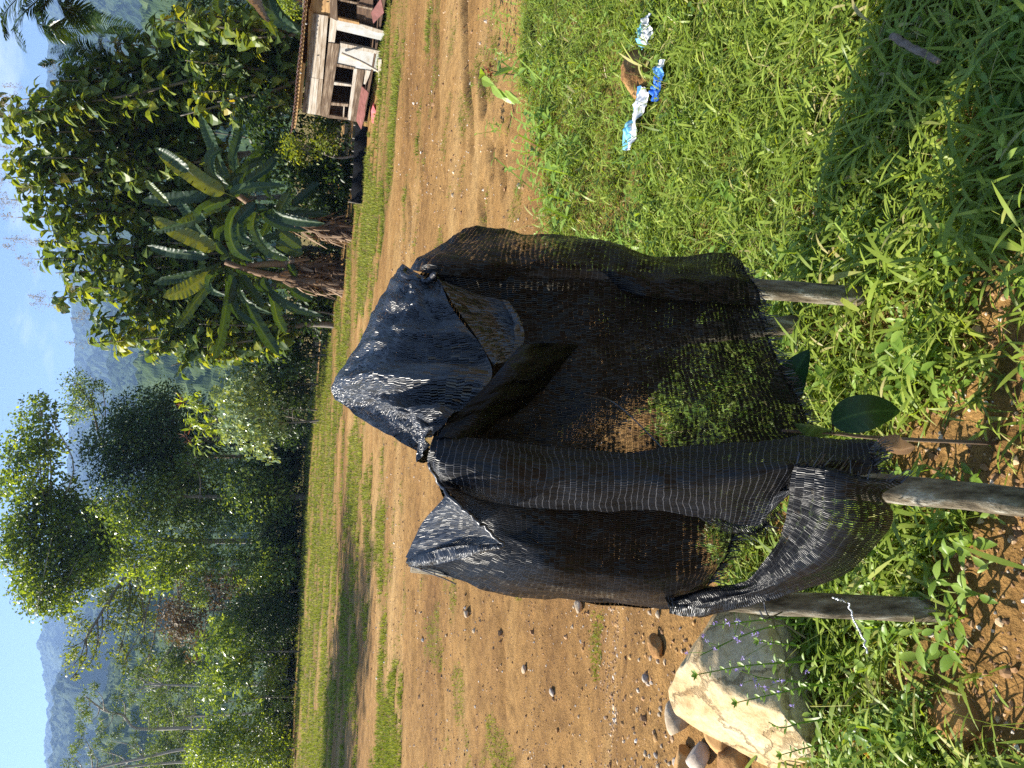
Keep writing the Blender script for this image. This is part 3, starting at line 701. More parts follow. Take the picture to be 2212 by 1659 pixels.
def ovate(b, d, ln, w, tint):
    d = np.array(d, float) / np.linalg.norm(d); side = norm(np.cross(d, [0, 0, 1.0]) + 1e-6); up = np.cross(side, d)
    V = [b]; pr = [(.12, .35), (.38, .95), (.65, .85), (.86, .42)]
    for f, p in pr:
        c = b + d * ln * f + np.array([0, 0, -.22 * ln * f * f])
        V += [c - side * w * p / 2 + up * w * .14 * p, c, c + side * w * p / 2 + up * w * .14 * p]
    V.append(b + d * ln + np.array([0, 0, -.26 * ln]))
    q = []
    for k in range(3):
        a = 1 + 3 * k; q += [[a, a + 1, a + 4, a + 3], [a + 1, a + 2, a + 5, a + 4]]
    q += [[0, 2, 1, 1], [0, 3, 2, 2], [10, 11, 13, 13], [11, 12, 13, 13]]
    return np.array(V), q, np.full(14, tint)
def herb(seed, hmin=.05, hmax=.14):
    r = np.random.default_rng(100 + seed); V = []; Q4 = []; Q3 = []; T = []; n = 0
    lean = np.array([r.normal(0, .35), r.normal(0, .35), 1]); lean /= np.linalg.norm(lean); H = r.uniform(hmin, hmax)
    s = np.array([.0014, .0010, 0]); p0, p1 = np.array([0, 0, -.01]), lean * H
    V += [p0 - s, p0 + s, p1 - s, p1 + s]; Q4.append([0, 1, 3, 2]); T += [0.1] * 4; n = 4
    lv = r.integers(3, 5); a0 = r.uniform(0, 3)
    for k in range(lv):
        f = .3 + .7 * k / max(lv - 1, 1); a = a0 + k * 1.57
        for sgn in (0, math.pi):
            d = np.array([math.cos(a + sgn), math.sin(a + sgn), r.uniform(.05, .6)])
            ln = r.uniform(.022, .042) * (1.15 - .45 * f); v, q, t = ovate(lean * H * f, d, ln, ln * r.uniform(.32, .48), r.normal(0, .1) + .15 * f)
            V += list(v); T += list(t)
            for c in q:
                if c[2] == c[3]: Q3.append([c[0] + n, c[1] + n, c[2] + n])
                else: Q4.append([c[i] + n for i in range(4)])
            n += 14
    return np.array(V), np.array(Q4), np.array(T), np.array(Q3)
HERBS = [herb(k) for k in range(8)]
def world_pts(n, x0, x1, y0, y1, mask, inv=False):
    x = RNG.uniform(x0, x1, n)
    y = 1 / RNG.uniform(1 / y1, 1 / y0, n) if inv else RNG.uniform(y0, y1, n)
    k = RNG.uniform(0, 1, n) < mask(x, y); x = x[k]; y = y[k]
    return np.stack([x, y, terrain(x, y)], -1)
def rotz(a, s):
    c, sn = np.cos(a) * s, np.sin(a) * s; Z = np.zeros_like(a)
    return np.stack([np.stack([c, -sn, Z], -1), np.stack([sn, c, Z], -1), np.stack([Z, Z, s], -1)], 1)
def tilt_mats(n, s, amt=.25):
    up = norm(np.stack([RNG.normal(0, amt, n), RNG.normal(0, amt, n), np.ones(n)], -1)); a = RNG.uniform(0, 6.28, n)
    f = np.stack([np.cos(a), np.sin(a), np.zeros(n)], -1); x = norm(np.cross(f, up)); y = np.cross(up, x)
    return np.stack([x, y, up], -1) * s[:, None, None]
gb = MB()
for rng_, n, sc in (((-2.2, 3.6, .55, 1.9), 15000, .95), ((-2.4, 4.0, 1.9, 3.0), 24000, .74), ((-2.6, 4.8, 3.0, 5.6), 36000, .70)):
    pts = world_pts(n, *rng_, near_mask)
    # broad blades rule on the right, herbs round the posts
    for k, (tv, tq, tt) in enumerate(SHOOTS):
        p = pts[k::len(SHOOTS)]; s = np.exp(RNG.normal(-.06, .22, len(p))) * sc
        base = np.clip(RNG.normal(.46, .17, len(p)) + .25 * (fbm(p[:, 0] * 2, p[:, 1] * 2, 91, 2) - .5), .02, .97)
        base = np.where(RNG.uniform(0, 1, len(p)) < .04, 1.0, base)
        scatter(gb, tv, [tq], tilt_mats(len(p), s), p, np.clip(base[:, None] + tt[None], 0, 1))
o = gb.build('grass', M['grass'], smooth=True); tag(o, 'dense bright green broad-bladed grass covering the bank round the net', 'grass', kind='stuff')
def herb_mask(x, y):
    px, py, dz = to_px(np.stack([x, y, terrain(x, y)], -1))
    left = sstep(420, 700, py) * .9 + .18 + .4 * np.exp(-((px - 1330) / 120) ** 2 - ((py - 420) / 160) ** 2)
    return np.clip(near_mask(x, y) * left , 0, 1) * (.35 + .65 * sstep(.4, .6, fbm(x * 3, y * 3, 33, 2)))
hb = MB()
pts = world_pts(10000, -2.4, 3.2, .6, 4.6, herb_mask)
for k, (tv, tq, tt, t3) in enumerate(HERBS):
    p = pts[k::len(HERBS)]; s = RNG.uniform(.8, 1.7, len(p))
    scatter(hb, tv, [tq, t3], tilt_mats(len(p), s, .3), p, np.clip(RNG.normal(.5, .16, len(p))[:, None] + tt[None], 0, 1))
o = hb.build('ground_herbs', M['herb'], smooth=True); tag(o, 'low leafy green herbs growing among the grass under the net', 'ground cover', kind='stuff')
# thin seed stalks
sb = MB(); pts = world_pts(1700, -1.5, 4.5, .8, 5.2, near_mask)
for p in pts:
    a = RNG.uniform(0, 6.28); d = np.array([math.cos(a), math.sin(a), 0]); h = RNG.uniform(.12, .30)
    tube(sb, spline([p, p + d * h * .35 + [0, 0, h * .6], p + d * h * RNG.uniform(.6, 1.1) + [0, 0, h * .75]], 6), np.linspace(.0011, .0006, 6), 3, RNG.uniform(.6, 1.0), False)
o = sb.build('grass_stalks', M['grass']); tag(o, 'thin pale seed stalks arching over the grass', 'grass', kind='stuff')
# short turf on the field and tufts on the road
tb = MB()
tv = []; tq = []
for k in range(4):
    a = k * 1.7; d = np.array([math.cos(a), math.sin(a), 0]); s = np.array([-d[1], d[0], 0]) * .10
    tv += [-s + d * .04, s + d * .04, d * .42 + [0, 0, .9]]; tq.append([3 * k, 3 * k + 1, 3 * k + 2])
tv = np.array(tv)
x = []; 
n = 330000; py = RNG.uniform(-250, 1950, n); px = RNG.uniform(630, 1500, n) ** 1.0
u = px * PV - 512; r = 384 - py * PV
d = F[None] * FPX + RT[None] * r[:, None] - UP[None] * u[:, None]
ok = d[:, 2] < -8; d = d[ok]; z = np.full(len(d), ROAD_Z)
for _ in range(5):
    p = d * ((z - CAM_H) / d[:, 2])[:, None]; z = terrain(p[:, 0], p[:, 1])
p = p + EYE; p = p[(p[:, 1] > 4) & (p[:, 1] < 60)]
k = RNG.uniform(0, 1, len(p)) < far_mask(p[:, 0], p[:, 1]); p = p[k]; p[:, 2] = terrain(p[:, 0], p[:, 1]) - .005
yy = p[:, 1]
strong = far_mask(p[:, 0], p[:, 1]) > .45
sz = RNG.uniform(.55, 1.3, len(p)) * (.035 + .0035 * np.minimum(yy, 45)) * np.where(strong, 1.0, .55)
scatter(tb, tv, [tq], tilt_mats(len(p), sz, .25), p, np.clip(RNG.normal(.5, .2, len(p)) + .4 * (fbm(p[:, 0] * .5, p[:, 1] * .5, 19, 3) - .5), 0, 1))
o = tb.build('turf', M['turf']); tag(o, 'short grass along the far side of the dirt road and in tufts on it', 'grass', kind='stuff')

# ------------------------------------------------------------------ stones
def ico(sub):
    import bmesh
    bm = bmesh.new(); bmesh.ops.create_icosphere(bm, subdivisions=sub, radius=1.0)
    V = np.array([v.co[:] for v in bm.verts]); T = np.array([[v.index for v in f.verts] for f in bm.faces]); bm.free(); return V, T
ICO3, ICO4, ICO5, ICO1, ICO6 = ico(3), ico(4), ico(5), ico(1), ico(6)
def rock_shape(seed, src, planes=9, cut=.72, rough=.10, fineamp=.02):
    V, T = src; r = np.random.default_rng(seed); V = V.copy()
    for k in range(planes):
        n = r.normal(0, 1, 3); n /= np.linalg.norm(n); c = r.uniform(cut, .97)
        h = V @ n; over = np.maximum(h - c, 0); V = V - over[:, None] * n[None] * .93
    a = fbm(V[:, 0] * 2 + V[:, 2] * 1.3 + seed, V[:, 1] * 2 - V[:, 2] * .7, seed, 4) - .5
    b = fbm(V[:, 0] * 9 + V[:, 2] * 5, V[:, 1] * 9 + V[:, 2] * 4, seed + 2, 3) - .5
    return V * (1 + rough * 2 * a + fineamp * 2 * b)[:, None], T
def boulder_mat():
    m, t, out = new_mat('cream_boulder'); l = t.links.new; tcn = node(t, 'TexCoord')
    a = node(t, 'TexNoise', Scale=5.0, Detail=9, Roughness=.65); b = node(t, 'TexNoise', Scale=3.1, Detail=10, Roughness=.7); f = node(t, 'TexNoise', Scale=45.0, Detail=6, Roughness=.7)
    wv = node(t, 'VectorMath', operation='MULTIPLY_ADD'); wv.inputs[1].default_value = (.25, .25, .25); l(a.outputs['Color'], wv.inputs[0]); l(tcn.outputs['Object'], wv.inputs[2])
    for q in (a, b, f): l(tcn.outputs['Object'], q.inputs['Vector'])
    vo = node(t, 'TexVoronoi', feature='DISTANCE_TO_EDGE', Scale=4.5); l(wv.outputs[0], vo.inputs['Vector'])
    r1 = ramp(t, [(.32, (.42, .27, .12)), (.46, (.56, .42, .23)), (.6, (.62, .51, .33)), (.74, (.50, .42, .31))]); l(a.outputs['Fac'], r1.inputs['Fac'])
    r2 = ramp(t, [(.63, (0, 0, 0)), (.67, (1, 1, 1))]); l(b.outputs['Fac'], r2.inputs['Fac'])
    r3 = ramp(t, [(.0, (.35, .28, .20)), (.035, (1, 1, 1))]); l(vo.outputs['Distance'], r3.inputs['Fac'])
    r4 = ramp(t, [(.35, (.72, .68, .62)), (.55, (1, 1, 1)), (.7, (1.15, 1.12, 1.08))]); l(f.outputs['Fac'], r4.inputs['Fac'])
    m1 = node(t, 'MixRGB'); m1.inputs[2].default_value = (.27, .25, .25, 1); l(r2.outputs[0], m1.inputs['Fac']); l(r1.outputs[0], m1.inputs[1])
    m2 = node(t, 'MixRGB', blend_type='MULTIPLY', Fac=.45); l(m1.outputs[0], m2.inputs[1]); l(r3.outputs[0], m2.inputs[2])
    m3 = node(t, 'MixRGB', blend_type='MULTIPLY', Fac=.9); l(m2.outputs[0], m3.inputs[1]); l(r4.outputs[0], m3.inputs[2])
    pb = node(t, 'BsdfPrincipled', Roughness=.9); pb.inputs['Specular IOR Level'].default_value = .2; l(m3.outputs[0], pb.inputs['Base Color'])
    b1 = node(t, 'Bump', Strength=.6, Distance=.02); l(r3.outputs[0], b1.inputs['Height']); b2 = node(t, 'Bump', Strength=.7, Distance=.02); l(a.outputs['Fac'], b2.inputs['Height']); l(b1.outputs[0], b2.inputs['Normal'])
    b3 = node(t, 'Bump', Strength=.6, Distance=.006); l(f.outputs['Fac'], b3.inputs['Height']); l(b2.outputs[0], b3.inputs['Normal']); l(b3.outputs[0], pb.inputs['Normal']); l(pb.outputs[0], out.inputs['Surface']); return m
M['boulder'] = boulder_mat()
M['stone_ochre'] = surf_mat('ochre_stone', [(.3, (.30, .15, .05)), (.5, (.47, .26, .09)), (.68, (.52, .36, .18)), (.74, (.62, .52, .38))], 9, .8, .4, (1, 1, 1), 7)
M['stone_pale'] = surf_mat('pale_stone', [(.3, (.28, .20, .12)), (.5, (.45, .35, .23)), (.7, (.56, .49, .38))], 14, .85, .4, tintmix=0)
M['stone_grey'] = surf_mat('grey_stone', [(.3, (.28, .22, .17)), (.5, (.44, .37, .29)), (.7, (.56, .50, .42))], 14, .85, .4)
M['stone_brown'] = surf_mat('rust_brown_stone', [(.3, (.10, .045, .015)), (.45, (.28, .14, .045)), (.6, (.36, .20, .07)), (.75, (.44, .30, .14))], 12, .9, .9, (1, 1, 1), 8, dist=.03)
def Rz(a): c, s = math.cos(a), math.sin(a); return np.array([[c, -s, 0], [s, c, 0], [0, 0, 1]])
def Ry(a): c, s = math.cos(a), math.sin(a); return np.array([[c, 0, s], [0, 1, 0], [-s, 0, c]])
def Rx(a): c, s = math.cos(a), math.sin(a); return np.array([[1, 0, 0], [0, c, -s], [0, s, c]])
def rock(name, label, at, size, seed, mat, R=np.eye(3), sink=.25, src=None, cat='stone', group=None, face=(), **kw):
    V, T = rock_shape(seed, src or ICO4, **kw); V = (V * np.array(size)) @ R.T
    for n_, c_ in face: n_ = norm(np.array(n_, float)); V = V - np.maximum(V @ n_ - c_, 0)[:, None] * n_ * .96
    zmin = V[:, 2].min(); zmax = V[:, 2].max(); V = V - [0, 0, zmin + (zmax - zmin) * sink]
    o = mk(name, V, [T], M[mat], smooth=True); o.location = Vector([float(q) for q in at]); tag(o, label, cat, group); return o
bg_ = G(1715, 1520); 
rock('boulder', 'big cream and grey boulder half hidden by weeds beside the left post', bg_, (.40, .23, .27), 5, 'boulder', Rz(rad(35)) @ Ry(rad(25)), .25, ICO6, 'boulder', face=[((-.60, -.52, .60), .085), ((-.25, -.35, .9), .15), ((-.9, .1, .35), .27)], planes=24, cut=.50, rough=.07, fineamp=.022)
rock('river_stone', 'rounded orange-brown stone with pale veins against the boulder', G(1565, 1582), (.068, .055, .045), 11, 'stone_ochre', Rz(.4), .15, rough=.05)
rock('angular_stone', 'flat-sided tan stone standing on edge near the boulder', G(1478, 1548), (.07, .05, .045), 12, 'stone_pale', Rz(.7) @ Ry(.3), .15, planes=8, cut=.5, rough=.03)
rock('flat_stone', 'broad brown flat stone at the foot of the boulder', G(1592, 1655), (.08, .07, .045), 17, 'stone_brown', Rz(.2), .3)
rock('split_stone', 'grey and lilac split stone beyond the orange one', G(1528, 1632), (.05, .05, .045), 14, 'stone_grey', Rz(1.2) @ Ry(.5), .12, planes=8, cut=.5)
rock('long_stone', 'tan oblong stone between the boulder and the frame edge', G(1492, 1655), (.075, .045, .04), 15, 'stone_ochre', Rz(.2), .15, planes=8, cut=.6)
rock('buried_stone', 'dusty brown stone half buried under weeds at the lower left', G(2045, 1545), (.10, .08, .065), 16, 'stone_brown', Rz(.5), .58, planes=12, cut=.5)
rock('mossy_rock', 'rough rust-brown rock in the grass between the plastic scraps', G(1404, 172), (.17, .09, .095), 21, 'stone_brown', Rz(.15), .25, ICO5, 'rock', planes=16, cut=.55, rough=.13, fineamp=.07)
rock('dark_stone', 'dark earthy stone on the dirt just beyond the boulder', G(1425, 1395), (.05, .04, .03), 23, 'stone_brown', Rz(.8), .2)
for k, (px, py, s, mt, lab) in enumerate([(1205, 440, .035, 'stone_ochre', 'ochre stone tucked under the grass edge of the road'), (1010, 1325, .06, 'stone_pale', 'pale triangular stone on the road left of the net'), (915, 1383, .05, 'stone_grey', 'white stone alone on the smooth dirt near the far turf'), (1135, 1445, .05, 'stone_pale', 'pale pointed stone on the road midway to the boulder'), (1255, 1310, .07, 'stone_pale', 'flat cream stone beside the left edge of the net'), (1195, 1495, .045, 'stone_grey', 'long grey stone on the dirt above the boulder')]):
    rock('road_stone', lab, G(px, py), (s, s * .6, s * .45), 40 + k, mt, Rz(k * .9), .2, ICO3, planes=8, cut=.55)
for k, (px, py, s) in enumerate([(1185, 262, .05), (1192, 300, .04), (1178, 345, .035), (1196, 410, .06), (1206, 462, .045), (1190, 480, .05), (1150, 240, .04), (1212, 440, .035)]):
    rock('verge_stone', 'dark earthy stone in the crumbling soil edge between road and grass', G(px, py), (s, s * .7, s * .6), 90 + k, 'stone_brown', Rz(k * 1.1), .25, ICO3, group='stones along the crumbling road edge', planes=8, cut=.5)
# loose stones on the road
protos = []
for k in range(10):
    V, T = rock_shape(60 + k, ICO3, 8, .55, .06); V = V * np.array([1, RNG.uniform(.6, .95), RNG.uniform(.45, .7)])
    me_o = mk('road_pebble', V, [T], M[('stone_pale', 'stone_ochre', 'stone_grey', 'stone_pale', 'stone_ochre')[k % 5]], smooth=True); protos.append(me_o)
placed = 0; first = set()
while placed < 230:
    if placed < 150: px, py = RNG.uniform(1230, 1620), RNG.uniform(1180, 1690)
    else: px, py = RNG.uniform(900, 1300), RNG.uniform(0, 1690)
    g = G(px, py)
    if float(near_mask(np.array([g[0]]), np.array([g[1]]))[0]) > .3 or g[1] < 2.4: continue
    if ((px - 1640) / 190) ** 2 + ((py - 1490) / 170) ** 2 < 1: continue
    k = placed % 10; s = float(np.exp(RNG.normal(math.log(.0105), .45))) * (1 + .10 * max(0, g[1] - 4))
    o = protos[k] if k not in first else protos[k].copy()
    if k in first: COL.objects.link(o)
    first.add(k); o.location = Vector([float(g[0]), float(g[1]), float(g[2]) + s * .2]); o.scale = (s, s, s); o.rotation_euler = (RNG.uniform(-.3, .3), RNG.uniform(-.3, .3), RNG.uniform(0, 6.28))
    tag(o, 'small loose stone lying on the bare dirt road', 'stone', 'loose stones scattered on the dirt'); placed += 1
# gravel and clods
gv = MB(); V1, T1 = ICO1
def grav_mask(x, y):
    return (1 - near_mask(x, y)) * (.25 + .75 * sstep(.4, .6, fbm(x * 1.2, y * 1.2, 14, 3)))
pa = world_pts(9000, -4.5, 1.2, 2.4, 6.5, grav_mask); pb2 = world_pts(7000, -6, 7, 5, 16, grav_mask)
pc = world_pts(5000, -1.2, .6, .7, 1.9, lambda x, y: 1 - near_mask(x, y))
for pts, s0 in ((pa, .0065), (pb2, .011), (pc, .0045)):
    n = len(pts); s = s0 * np.exp(RNG.normal(0, .45, n)); B = tilt_mats(n, s, .5) * np.stack([np.ones(n), RNG.uniform(.6, 1, n), RNG.uniform(.4, .9, n)], -1)[:, None, :]
    jit = V1 * (1 + .25 * RNG.normal(0, 1, (len(V1), 1)))
    scatter(gv, jit, [T1], B, pts, RNG.uniform(0, 1, n))
m, t, out = new_mat('gravel'); at = node(t, 'Attribute', attribute_name='tint'); rp = ramp(t, [(0, (.13, .07, .03)), (.6, (.34, .19, .085)), (.85, (.46, .34, .21)), (1, (.58, .54, .48))]); pbn = node(t, 'BsdfPrincipled', Roughness=.9)
t.links.new(at.outputs['Fac'], rp.inputs['Fac']); t.links.new(rp.outputs[0], pbn.inputs['Base Color']); t.links.new(pbn.outputs[0], out.inputs['Surface'])
o = gv.build('gravel', m); tag(o, 'fine gravel and crumbs of orange earth on bare ground', 'gravel', kind='stuff')

# ------------------------------------------------------------------ litter, stick, seedling, weeds
def crumple(name, label, at, sx, sy, h, seed, mats, split, R=0.0):
    n = 34; u, v = np.meshgrid(np.linspace(-1, 1, n), np.linspace(-1, 1, n))
    wob = .22 * (fbm(u * 1.5 + seed, v * 1.5, seed, 3) - .5) * 2
    x = (u * (1 + wob)) * sx; y = (v * (1 + .2 * (fbm(u * 2, v * 2 + seed, seed + 1, 3) - .5) * 2)) * sy
    z = h * (fbm(u * 2.2 + seed, v * 2.2, seed + 2, 2) + .55 * np.abs(fbm(u * 3.4, v * 3.4 + seed, seed + 3, 2) - .5) * 2 - .3) * (1 - .5 * (u * u + v * v) / 2)
    V = np.stack([x, y, z], -1).reshape(-1, 3) @ Rz(R).T
    i = np.arange(n - 1)[:, None] * n; j = np.arange(n - 1)[None]; q = np.stack([i + j, i + j + 1, i + n + j + 1, i + n + j], -1).reshape(-1, 4)
    c = V[q].mean(1) @ Rz(-R).T
    o = mk(name, V, [q], smooth=True, midx=split(c[:, 0] / sx, c[:, 1] / sy).astype(int), mats=mats); o.location = Vector([float(a) for a in at]); o['cat'] = 0; del o['cat']
    return tag(o, label, 'plastic litter')
def plastic(name, col, col2, trans=.25):
    m = surf_mat(name, [(.35, col), (.65, col2)], 20, .5, .1, spec=.3); return m
wht = plastic('white_film', (.45, .46, .48), (.62, .63, .64)); blu = plastic('blue_film', (.04, .15, .40), (.08, .26, .55)); cya = plastic('cyan_film', (.10, .34, .50), (.18, .45, .58)); dbl = plastic('deep_blue_film', (.02, .10, .48), (.05, .20, .62))
def up(p, h): return np.array(p) + [0, 0, h]
crumple('plastic_bag', 'crumpled white and blue plastic bag lying in the grass left of the brown rock', up(G(1402, 262), .055), .125, .045, .06, 3, [wht, blu, cya], lambda a, b: np.where(b < -.15 + .3 * np.sin(3 * a), np.where(a < -.4, 1, 2), 0), rad(150))
crumple('plastic_scrap', 'bright blue plastic scrap in the grass below the brown rock', up(G(1455, 180), .06), .08, .035, .05, 8, [dbl, wht, blu], lambda a, b: np.where((a < -.55) & (b > -.2), 1, np.where(a < -.2, 2, 0)), rad(165))
crumple('plastic_wrapper', 'white wrapper with a cyan end in the grass right of the brown rock', up(G(1424, 74), .05), .06, .05, .055, 12, [wht, cya], lambda a, b: np.where(b > .45, 1, 0), rad(10))
blk = plastic('black_film', (.015, .015, .018), (.03, .03, .035)); ora = plastic('orange_film', (.65, .30, .02), (.75, .40, .05))
crumple('candy_wrapper', 'tiny black, orange and blue wrapper lying in the weeds at lower left', up(G(1896, 1600), .035), .035, .022, .03, 15, [blk, ora, cya, wht], lambda a, b: np.where(a > .6, 3, np.where(b > .3, 1, np.where(a < -.4, 2, 0))), rad(70))
# dry stick lying in the shade
M['stick'] = surf_mat('dry_stick', [(.3, (.10, .07, .05)), (.6, (.24, .18, .13)), (.8, (.36, .30, .24))], 30, .9, .5, (1, 1, 1))
a_ = up(G(2012, 98), .12); b_ = up(G(2108, 152), .105); mid = (a_ + b_) / 2
o = thing('stick', 'dry broken stick lying on the shaded grass at the lower right', 'stick', mid); mb = MB()
pt = spline([a_, mid + [0, 0, .004], b_], 16) + rnd(16) * .0012; tube(mb, pt, np.interp(np.linspace(0, 1, 16), [0, .1, .5, .55, 1], [.0075, .0095, .008, .0095, .006]), 8)
tube(mb, [mid, mid + [.006, .004, .016]], [.005, .003], 6); mb.build('shaft', M['stick'], o, True)
# young plant with big leaves under the net
M['bigleaf'] = leaf_mat('big_seedling_leaf', [(0, (.014, .040, .010)), (.5, (.026, .068, .014)), (1, (.10, .16, .04))], .2, .4, (1.3, 1.3, .4), .3)
M['dryleaf'] = leaf_mat('curled_dry_leaf', [(0, (.22, .14, .08)), (1, (.42, .30, .19))], .3, .6, (1.2, 1, .8))
sd0 = P(1985, 952, 1.26); sd0[2] = float(terrain(sd0[0], sd0[1]))
s0 = thing('seedling', 'young plant with large dark oval leaves at the foot of the net', 'seedling', sd0)
def big_leaf(name, pts, w, mat, tint, cup=.12, roll=0.0, tip=.12):
    c = spline([P(*q) for q in pts], 22); t = norm(np.gradient(c, axis=0)); view = norm(EYE - c.mean(0))
    side = norm(np.cross(t, view)); nm = np.cross(side, t); ca, sa = math.cos(roll), math.sin(roll); side, nm = side * ca + nm * sa, nm * ca - side * sa
    f = np.linspace(0, 1, 22); prof = np.sin(np.pi * np.clip(f, 0, 1) ** .8) ** .72 * (1 - .0 * f); prof[-1] = 0.02; prof[0] = .03
    V = []; T = []; K = 13
    for k in range(K):
        s = (k / (K - 1) - .5) * 2
        vein = .015 * w * np.sin(f * 40 - abs(s) * 7)
        V.append(c + side * (s * w / 2 * prof)[:, None] + nm * (cup * w * (abs(s) ** 1.5) * prof + vein * abs(s))[:, None]); T.append(tint + (.5 if k == K // 2 else 0) + .06 * np.sin(f * 40 - abs(s) * 7))
    V = np.stack(V, 1).reshape(-1, 3); T = np.stack(T, 1).ravel(); n = 22
    i = np.arange(n - 1)[:, None] * K; j = np.arange(K - 1)[None]; q = np.stack([i + j, i + j + 1, i + K + j + 1, i + K + j], -1).reshape(-1, 4)
    return mk(name, V, [q], M[mat], s0, np.clip(T, 0, 1), None, True)
mb = MB(); tube(mb, spline([sd0 - [0, 0, .03], P(1900, 946, 1.26), P(1800, 936, 1.262), P(1690, 930, 1.275)], 16), np.linspace(.0045, .0028, 16), 7)
tube(mb, spline([P(1797, 936, 1.262), P(1800, 925, 1.25), P(1798, 912, 1.24)], 6), .0022, 6); mb.build('stem', M['brown_bark'], s0, True)
big_leaf('leaf', [(1796, 914, 1.238), (1840, 898, 1.215), (1890, 888, 1.20), (1944, 888, 1.205)], .072, 'bigleaf', .22, .10)
big_leaf('leaf', [(1690, 870, 1.46), (1700, 845, 1.45), (1718, 805, 1.43), (1748, 755, 1.41)], .085, 'bigleaf', .08, .10, .5)
big_leaf('leaf', [(1800, 934, 1.262), (1775, 925, 1.25), (1745, 918, 1.255), (1715, 915, 1.27)], .052, 'bigleaf', .75, .3, 1.0)
big_leaf('dried_leaf', [(1895, 950, 1.235), (1915, 965, 1.225), (1945, 972, 1.22), (1975, 964, 1.225)], .045, 'dryleaf', .4, .45, .6)
# weeds with small lilac flowers in front of the boulder
M['lilac'] = leaf_mat('lilac_petals', [(0, (.30, .20, .55)), (1, (.55, .45, .80))], .3, .6, (1.1, 1, 1.2))
def flower_weed(label, base, pts, leaves, flowers, lw=.024, top=True):
    b = P(*base); b[2] = min(b[2], float(terrain(b[0], b[1])) + .02)
    o = thing('flowering_weed', label, 'weed', b, 'weeds with lilac flowers before the boulder')
    path = spline([b] + [P(*q) for q in pts], 20); mb = MB(); tube(mb, path, np.linspace(.0026, .0012, 20), 5)
    lb = MB()
    def addleaf(p, d, ln):
        v, q, t = ovate(p, d, ln, ln * .42, .5); q3 = [c[:3] for c in q if c[2] == c[3]]; q4 = [c for c in q if c[2] != c[3]]; lb.add(v, [q4, q3], t + RNG.normal(0, .12))
    for k in range(leaves):
        f = .25 + .75 * k / leaves; p = path[int(f * 19)]; a = k * 1.57
        for sg in (0, math.pi): addleaf(p, [math.cos(a + sg), math.sin(a + sg), .55], lw * (1.15 - .5 * f) * RNG.uniform(.8, 1.2))
    if top:
        for k in range(6): addleaf(path[-1], [math.cos(k * 1.1), math.sin(k * 1.1), 1.2], lw * .8)
    FB = []
    for k in range(flowers):
        f = RNG.uniform(.5, 1); p = path[int(f * 19)]; e = p + rnd(1)[0] * .025 + [0, 0, .02]; tube(mb, [p, e], [.0009, .0007], 4)
        fb = MB(); FB.append(fb); clump_leaves(fb, e, .004, 10, .006, .6, per=4, tmean=.5, tsd=.25, droop=.3)
    mb.build('stem', M['herb'], o); lb.build('foliage', M['herb'], o)
    for fb in FB: fb.build('flower', M['lilac'], o)
for lab, bx, ptsx, a1, a2, a3, a4 in [
    ('tall leafy weed stem rising straight in front of the boulder', (1830, 1425), [(1690, 1432), (1600, 1440), (1508, 1457)], 9, 0, .030, True),
    ('leafy weed stem leaning left in front of the boulder', (1850, 1465), [(1740, 1485), (1670, 1500), (1594, 1517)], 9, 2, .028, True),
    ('thin branching weed with lilac flowers right of the boulder top', (1800, 1345), [(1680, 1352), (1600, 1375), (1512, 1416)], 5, 9, .018, False),
    ('short weed with lilac flowers closest to the net', (1790, 1330), [(1660, 1338), (1600, 1345), (1532, 1352)], 5, 9, .018, False),
    ('weed with a cluster of lilac flowers low on the boulder', (1840, 1490), [(1730, 1475), (1630, 1462)], 4, 12, .018, False),
    ('bare-stemmed weed bending down left of the flowers', (1850, 1545), [(1740, 1560), (1690, 1572), (1660, 1560)], 4, 0, .026, False),
    ('weed with small leaves nearest the left edge of the boulder', (1860, 1600), [(1760, 1612), (1690, 1630)], 7, 0, .026, True),
    ('leafy weed between the boulder and the left post', (1790, 1400), [(1700, 1392), (1640, 1385)], 6, 3, .026, True)]:
    g = G(*bx); flower_weed(lab, (*bx, g[1]), [(x, y, g[1] - .01 + .02 * k) for k, (x, y) in enumerate(ptsx)], a1, a2, a3, a4)
# flat creeping weeds on bare soil, nearest the camera
for k, (px, py, s, lab) in enumerate([(2110, 1010, 1.5, 'leafy weed on bare soil beside the pale leaning post'), (2090, 1325, 1.7, 'weed with long pointed leaves at the foot of the left post'), (2150, 1300, 1.7, 'broad-leaved weed at the bottom edge between two posts'), (2120, 1160, 1.5, 'weed growing against the right side of the bare bottom patch'), (2010, 1010, 1.8, 'young weed beside the curled dry leaf'), (2060, 870, 2.0, 'leafy weed in shade below the big oval leaf'), (2080, 1420, 1.5, 'thin creeping weed on orange soil left of the posts')]):
    g = G(px, py); tv, tq, tt, t3 = herb(300 + k, .07, .12)
    o = mk('weed', tv * s, [tq, t3], M['herb'], None, np.clip(.5 + tt, 0, 1), None, True); o.location = Vector([float(a) for a in g]); o.rotation_euler[2] = k; tag(o, lab, 'weed')
